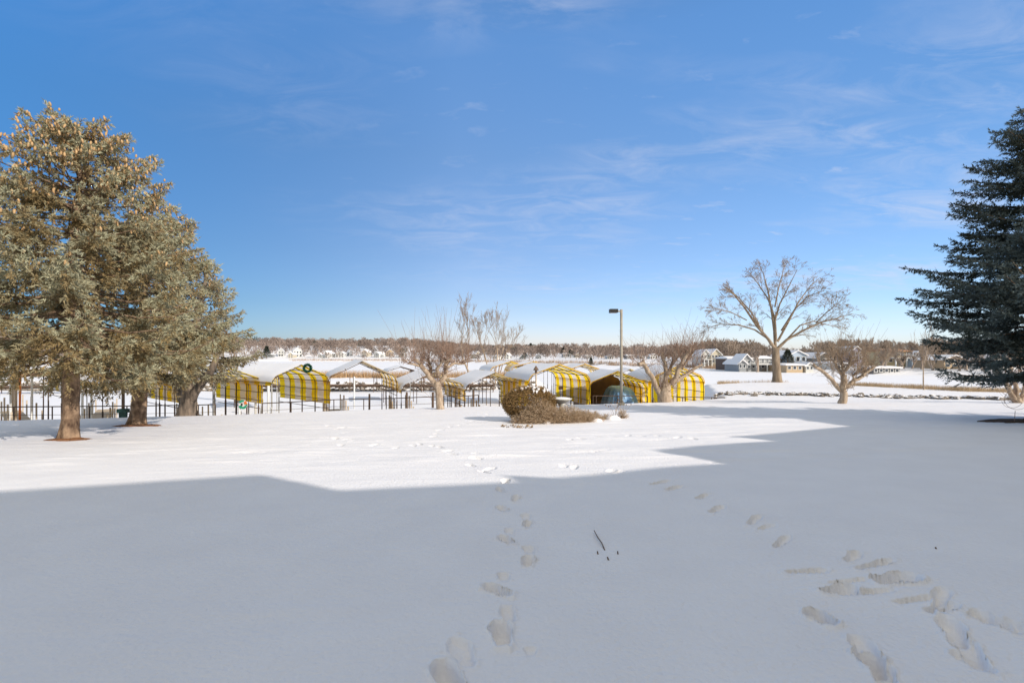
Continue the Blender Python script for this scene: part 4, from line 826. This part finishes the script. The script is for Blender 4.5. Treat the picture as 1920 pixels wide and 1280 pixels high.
WH, CR, TN, GY_, BL = (.56, .56, .53), (.52, .47, .36), (.46, .35, .23), (.27, .28, .29), (.42, .5, .6)
far = [(497, 445, 13, 9, GY_, 'low grey house farthest left on the far shore'), (527, 447, 11, 16, WH, 'tall narrow white house above the wreath shelter'), (545, 442, 10, 12, CR, 'cream house left wing of the big white one above the wreath'), (558, 440, 16, 18, WH, 'big white gabled house on the far shore right of the wreath shelter peak'), (600, 436, 10, 9, WH, 'low white house left of the tall narrow one on the far shore'),
       (611, 442, 9, 16, WH, 'narrow tall white house mid left on the far shore'), (624, 440, 8, 8, CR, 'small cream house tucked between white ones on the far shore'), (637, 440, 17, 13, WH, 'wide white house above the open shelter roof'), (658, 440, 9, 12, GY_, 'small grey house above the peak of the open shelter'), (683, 436, 12, 15, CR, 'cream gabled house above the open shelter right slope'),
       (706, 430, 14, 13, WH, 'white gabled house left of the tan one on the far shore'), (731, 425, 13, 14, TN, 'tan gabled house on the far shore'), (752, 420, 12, 11, WH, 'white house right of the tan one on the far shore'), (896, 345, 12, 14, CR, 'cream house between the two bare trees on the spit'), (950, 330, 9, 12, WH, 'white house behind the bushy bare tree'), (928, 335, 8, 9, WH, 'small white house behind the bare tree stems')]
for i, (px, Y, w_, h_, c_, lab) in enumerate(far): house(px, Y+6+(i*37 % 23), w_*(.8+.05*(i % 4)), h_*(.86+.04*(i*3 % 5)), tuple(k_*(.8+.08*(i*5 % 4)) for k_ in c_), lab, rows=2, cols=2 if w_ < 12 else 3, dep=8, chim=(i % 4 == 0), rz=[-.5, .35, 0, .6, -.25][i % 5], gable='gabled' in lab or i % 3 > 0, porch=(i % 4 == 1))
rng = np.random.RandomState(9)
adj = ['dark', 'white', 'grey', 'cream', 'brown']
mids = [(1030, 420, 20, 9, WH, 'white long roofed house high on the wooded hill'), (1062, 330, 13, 8, GY_, 'grey snow roofed house above the bright yellow shelter'), (1084, 322, 11, 9, CR, 'cream house on the mid hillside left of the light pole'), (1104, 300, 12, 8, WH, 'white house just above the tan striped far roof'), (1128, 330, 9, 8, TN, 'tan house left of the light pole on the far hillside'),
        (1145, 290, 12, 9, WH, 'white house close left of the light pole'), (1182, 285, 13, 9, GY_, 'grey house close right of the light pole'), (1204, 300, 11, 8, WH, 'white house right of the light pole on the hillside'), (1226, 265, 13, 10, WH, 'white house left of the lopped apple tree'), (980, 315, 12, 8, GY_, 'dark house right of the bushy bare tree'), (1010, 320, 10, 9, GY_, 'dark house above the lantern cap')]
for px, Y, w_, h_, c_, lab in mids: house(px, Y+8, w_, h_, c_, lab, gable=(px % 3 > 0), rows=1, cols=3, dep=8)
house(1323, 178, 16, 26, WH, 'white two storey house with balconies right of the lopped apple tree', rows=2, cols=3, porch=True, base=-1.2); house(1343, 177, 19, 27, CR, 'cream gabled house beside the white balconied one', rows=2, cols=3, base=-1.2)
house(1376, 150, 22, 20, (.13, .09, .07), 'dark brown house with low snowy roof under the trees', gable=False, rows=1, cols=3, base=-2.0); house(1392, 136, 14, 18, GY_, 'small grey boathouse left of the big grey house', rows=1, cols=2, base=-2.2)
house(1400, 137, 17, 28, GY_, 'grey gabled wing at the left of the big grey house', rows=2, cols=2, base=-2.2, dep=6); house(1430, 138, 44, 24, (.34, .35, .35), 'big grey two storey house with white balconies left of the spreading tree', gable=False, rows=2, cols=5, porch=True, base=-2.2)
house(1496, 140, 32, 24, BL, 'pale blue house with snowy gable right of the spreading tree', rows=1, cols=3, base=-.6); house(1490, 128, 30, 12, TN, 'tan low boathouse in front of the pale blue house', gable=False, rows=1, cols=3, base=-2.3, porch=False); house(1518, 128, 14, 15, WH, 'white boathouse beside the tan one', rows=1, cols=2, base=-2.3)
house(1545, 138, 26, 24, GY_, 'grey house behind the small apple tree', rows=2, cols=3, base=-1.2, porch=True); house(1577, 128, 18, 15, WH, 'white low boathouse behind the small apple tree', gable=False, rows=1, cols=2, base=-2.2); house(1606, 150, 22, 26, (.3, .3, .4), 'bluish house with snowy gable right of the small apple tree', base=.2)
house(1662, 116, 50, 12, (.12, .12, .12), 'long dark boathouse at the water between apple tree and thin tree', gable=False, rows=1, cols=5, base=-2.6, dep=5)
house(1686, 132, 44, 26, (.5, .42, .26), 'tan two storey house with brown roof left of the shaded spruce', gable=False, rows=2, cols=4, base=-.4, roofm=cmat((.36, .2, .11)), porch=True); house(1722, 130, 24, 22, BL, 'pale blue house beside the tan brown roofed one', rows=2, cols=2, base=-.4)
house(1790, 118, 40, 22, TN, 'tan house mostly hidden behind the shaded spruce', rows=2, cols=3, base=-1.2); house(1880, 112, 44, 24, WH, 'white house glimpsed behind the shaded spruce', rows=2, cols=3, base=-1.2); house(24, 150, 40, 22, WH, 'white house glimpsed through the nearest left spruce', rows=2, cols=3, base=-1.5)

# ------------------------------------------------------------ trees of the far shores
def proto(seed, H, r, levels=4, ang=.5, up=.15, rmin=.03, stems=1, L0=.34):
    rng = np.random.RandomState(seed); mbs = [MB(), MB()]
    for s_ in range(stems): grow(mbs, np.array([0, 0, -.4]), np.array([rng.randn()*.08, rng.randn()*.08, 1.]), H*L0, r, rng, 0, levels, up, ang, (3, 5), rmin, .72)
    hh = max(v_[2] for v_ in mbs[1].v); return mbs[0].mesh('trunk', [twigl], True), mbs[1].mesh('crown', [twigl]), hh
PT = [proto(100+i, 10, .26, 5, [.5, .62, .45, .55, .66][i], .14, .021, L0=[.3, .27, .33, .3, .25][i]) for i in range(5)]
rng = np.random.RandomState(77); n_t = 0
def shoreY(px): return float(np.interp(px, [1140, 1320, 1450, 1700, 1900, 2000], [230, 177, 134, 111, 97, 90]))
kinds = ['wide', 'slender', 'tall', 'round headed', 'twiggy']
def bare_far(px, Y, top, i):
    x = X(px, Y); z = HZf(x, Y); H = Zr(top, Y)-z; k_ = i % 5; root = empty('shore_tree', (x, Y, z), None, 'bare tree', 'bare trees along the right shore', rng.rand()*6.28)
    root['label'] = '%s bare brown tree among the houses of the right shore' % kinds[k_]; s_ = max(.3, H/PT[k_][2]); root.scale = (s_*1.15, s_*1.15, s_)
    link('trunk', PT[k_][0], root); link('crown', PT[k_][1], root)
i = 0
for px in np.arange(1250, 1960, 8.0):
    for layer in range(3):
        if layer == 2 and rng.rand() < .62: continue
        Y = shoreY(px)+ (24+rng.rand()*22 if layer == 0 else 50+rng.rand()*40 if layer == 1 else 5+rng.rand()*12)
        top = np.interp(px, [1255, 1290, 1330, 1370, 1400, 1440, 1480, 1520, 1560, 1600, 1650, 1700, 1750, 1900], [652, 640, 633, 632, 634, 645, 655, 643, 634, 632, 634, 636, 630, 634])+rng.uniform(-3, 12)+(2 if layer == 1 else 12 if layer == 2 else 0)
        bare_far(px+rng.uniform(-6, 6), Y, top, i); i += 1
for px, Y, top in ((1368, 165, 640), (1405, 140, 650), (1418, 133, 640), (1655, 122, 640), (1660, 118, 650)): bare_far(px, Y, top, i); i += 1
def conif(px, Y, top, wd, lab, base=None):
    x = X(px, Y); z = HZf(x, Y) if base is None else base; H = Zr(top, Y)-z; rng = np.random.RandomState(int(px)); n = 2600; f = rng.rand(n)**.6; a = rng.rand(n)*6.28; r_ = wd*(1-f)**.8*(.25+.85*rng.rand(n))*(1+.5*np.array(fbm(a*1.2+px, f*9, 2))); f2 = 1-(1-f)
    pos = np.stack([np.cos(a)*r_, np.sin(a)*r_, .08*H+f*H*.9], 1); d = np.stack([np.cos(a), np.sin(a), -.3+rng.rand(n)*.5], 1); V, Fc, cc = blades(pos, d, np.full(n, H*.06), np.full(n, H*.018), np.tile([.05, .06, .045], (n, 1)), rng, 2)
    root = empty('evergreen_tree', (x, Y, z), lab, 'evergreen tree', 'far evergreens'); link('crown', npmesh('crown', V, Fc, [needle], 3, col=cc), root); link('trunk', MB().tube([(0, 0, -.3), (0, 0, H*.6)], [.25, .1], 6).mesh('trunk', [bark]), root)
conif(1477, 136, 655, 2.2, 'dark evergreen right of the spreading tree trunk'); conif(995, 480, 643, 4, 'dark evergreen standing above the far ridge'); conif(1013, 480, 647, 4, 'small dark evergreen on the far ridge, right of the taller one'); conif(1070, 330, 655, 4, 'dark evergreen above the tan striped far roof'); conif(1057, 380, 650, 3, 'evergreen on the far hillside right of the long roofed house'); conif(984, 318, 660, 3, 'dark evergreen right of the bushy bare tree'); conif(500, 440, 648, 4, 'dark evergreen behind the low grey house at the far left'); conif(1108, 235, 670, 1.6, 'small evergreen at the far water edge left of the light pole')
# the far-off wood as one mass
rng = np.random.RandomState(55); NT = 4100; TX = []; 
while len(TX) < NT:
    px = rng.uniform(-60, 1420); Y = rng.uniform(180, 980) ; x = X(px, Y)
    d = float(seg_sdf(np.array([x]), np.array([Y]), SHORE)[0])
    if d < 5: continue
    if px > 1300 and Y > 500: continue
    pr_ = min(1, d/70)*(1 if Y < 700 else .7)
    if 480 < px < 960 and d < 40: pr_ = .30
    if 960 < px < 1300 and d < 70: pr_ *= .55
    if rng.rand() < pr_: TX.append((x, Y, d))
TX = np.array(TX); zt_ = hill_z(TX[:, 0], TX[:, 1]); HT = 8.0*(.65+.6*rng.rand(NT)); HT = np.where(TX[:, 0] < -120, HT*1.1, HT)
kb = 90; a = rng.rand(NT, kb)*6.283; f = rng.rand(NT, kb)**.75; rad_ = (HT*.42)[:, None]*np.sqrt(np.clip(1-((f-.45)/.58)**2, .02, 1))*rng.rand(NT, kb)**.5
pos = np.stack([TX[:, 0:1]+np.cos(a)*rad_, TX[:, 1:2]+np.sin(a)*rad_, zt_[:, None]+HT[:, None]*(.12+.8*f)], -1).reshape(-1, 3)
dr = np.stack([np.cos(a)*.5, np.sin(a)*.5, .7+0*a], -1).reshape(-1, 3)+rng.randn(NT*kb, 3)*.35; dr /= np.linalg.norm(dr, axis=1, keepdims=True)
tone = rng.rand(NT, 1); c_t = np.array([.19, .148, .13])*(1-tone)+np.array([.34, .27, .23])*tone; ev = rng.rand(NT) < .035; c_t[ev] = [.05, .06, .045]
ll = np.repeat(HT*.17, kb)*(.6+.8*rng.rand(NT*kb)); sd2 = np.cross(dr, rng.randn(NT*kb, 3)); sd2 /= np.linalg.norm(sd2, axis=1, keepdims=True); ww = np.repeat(.13+.0005*TX[:, 1], kb)[:, None]
V = np.stack([pos-sd2*ww, pos+sd2*ww, pos+dr*ll[:, None]], 1).reshape(-1, 3)
tk = np.stack([np.stack([TX[:, 0]-.22, TX[:, 1], zt_-1], 1), np.stack([TX[:, 0]+.22, TX[:, 1], zt_-1], 1), np.stack([TX[:, 0], TX[:, 1], zt_+HT*.85], 1)], 1).reshape(-1, 3)
V = np.concatenate([V, tk]); cc = np.concatenate([np.repeat(np.repeat(c_t, kb, 0), 3, 0), np.repeat(c_t*.9, 3, 0)])
tag(link('distant_wood', npmesh('wood', V, np.arange(len(V)).reshape(-1, 3), [twigf], 3, col=cc)), 'bare brown woods covering the hills beyond the lake', 'woods', kind='stuff')
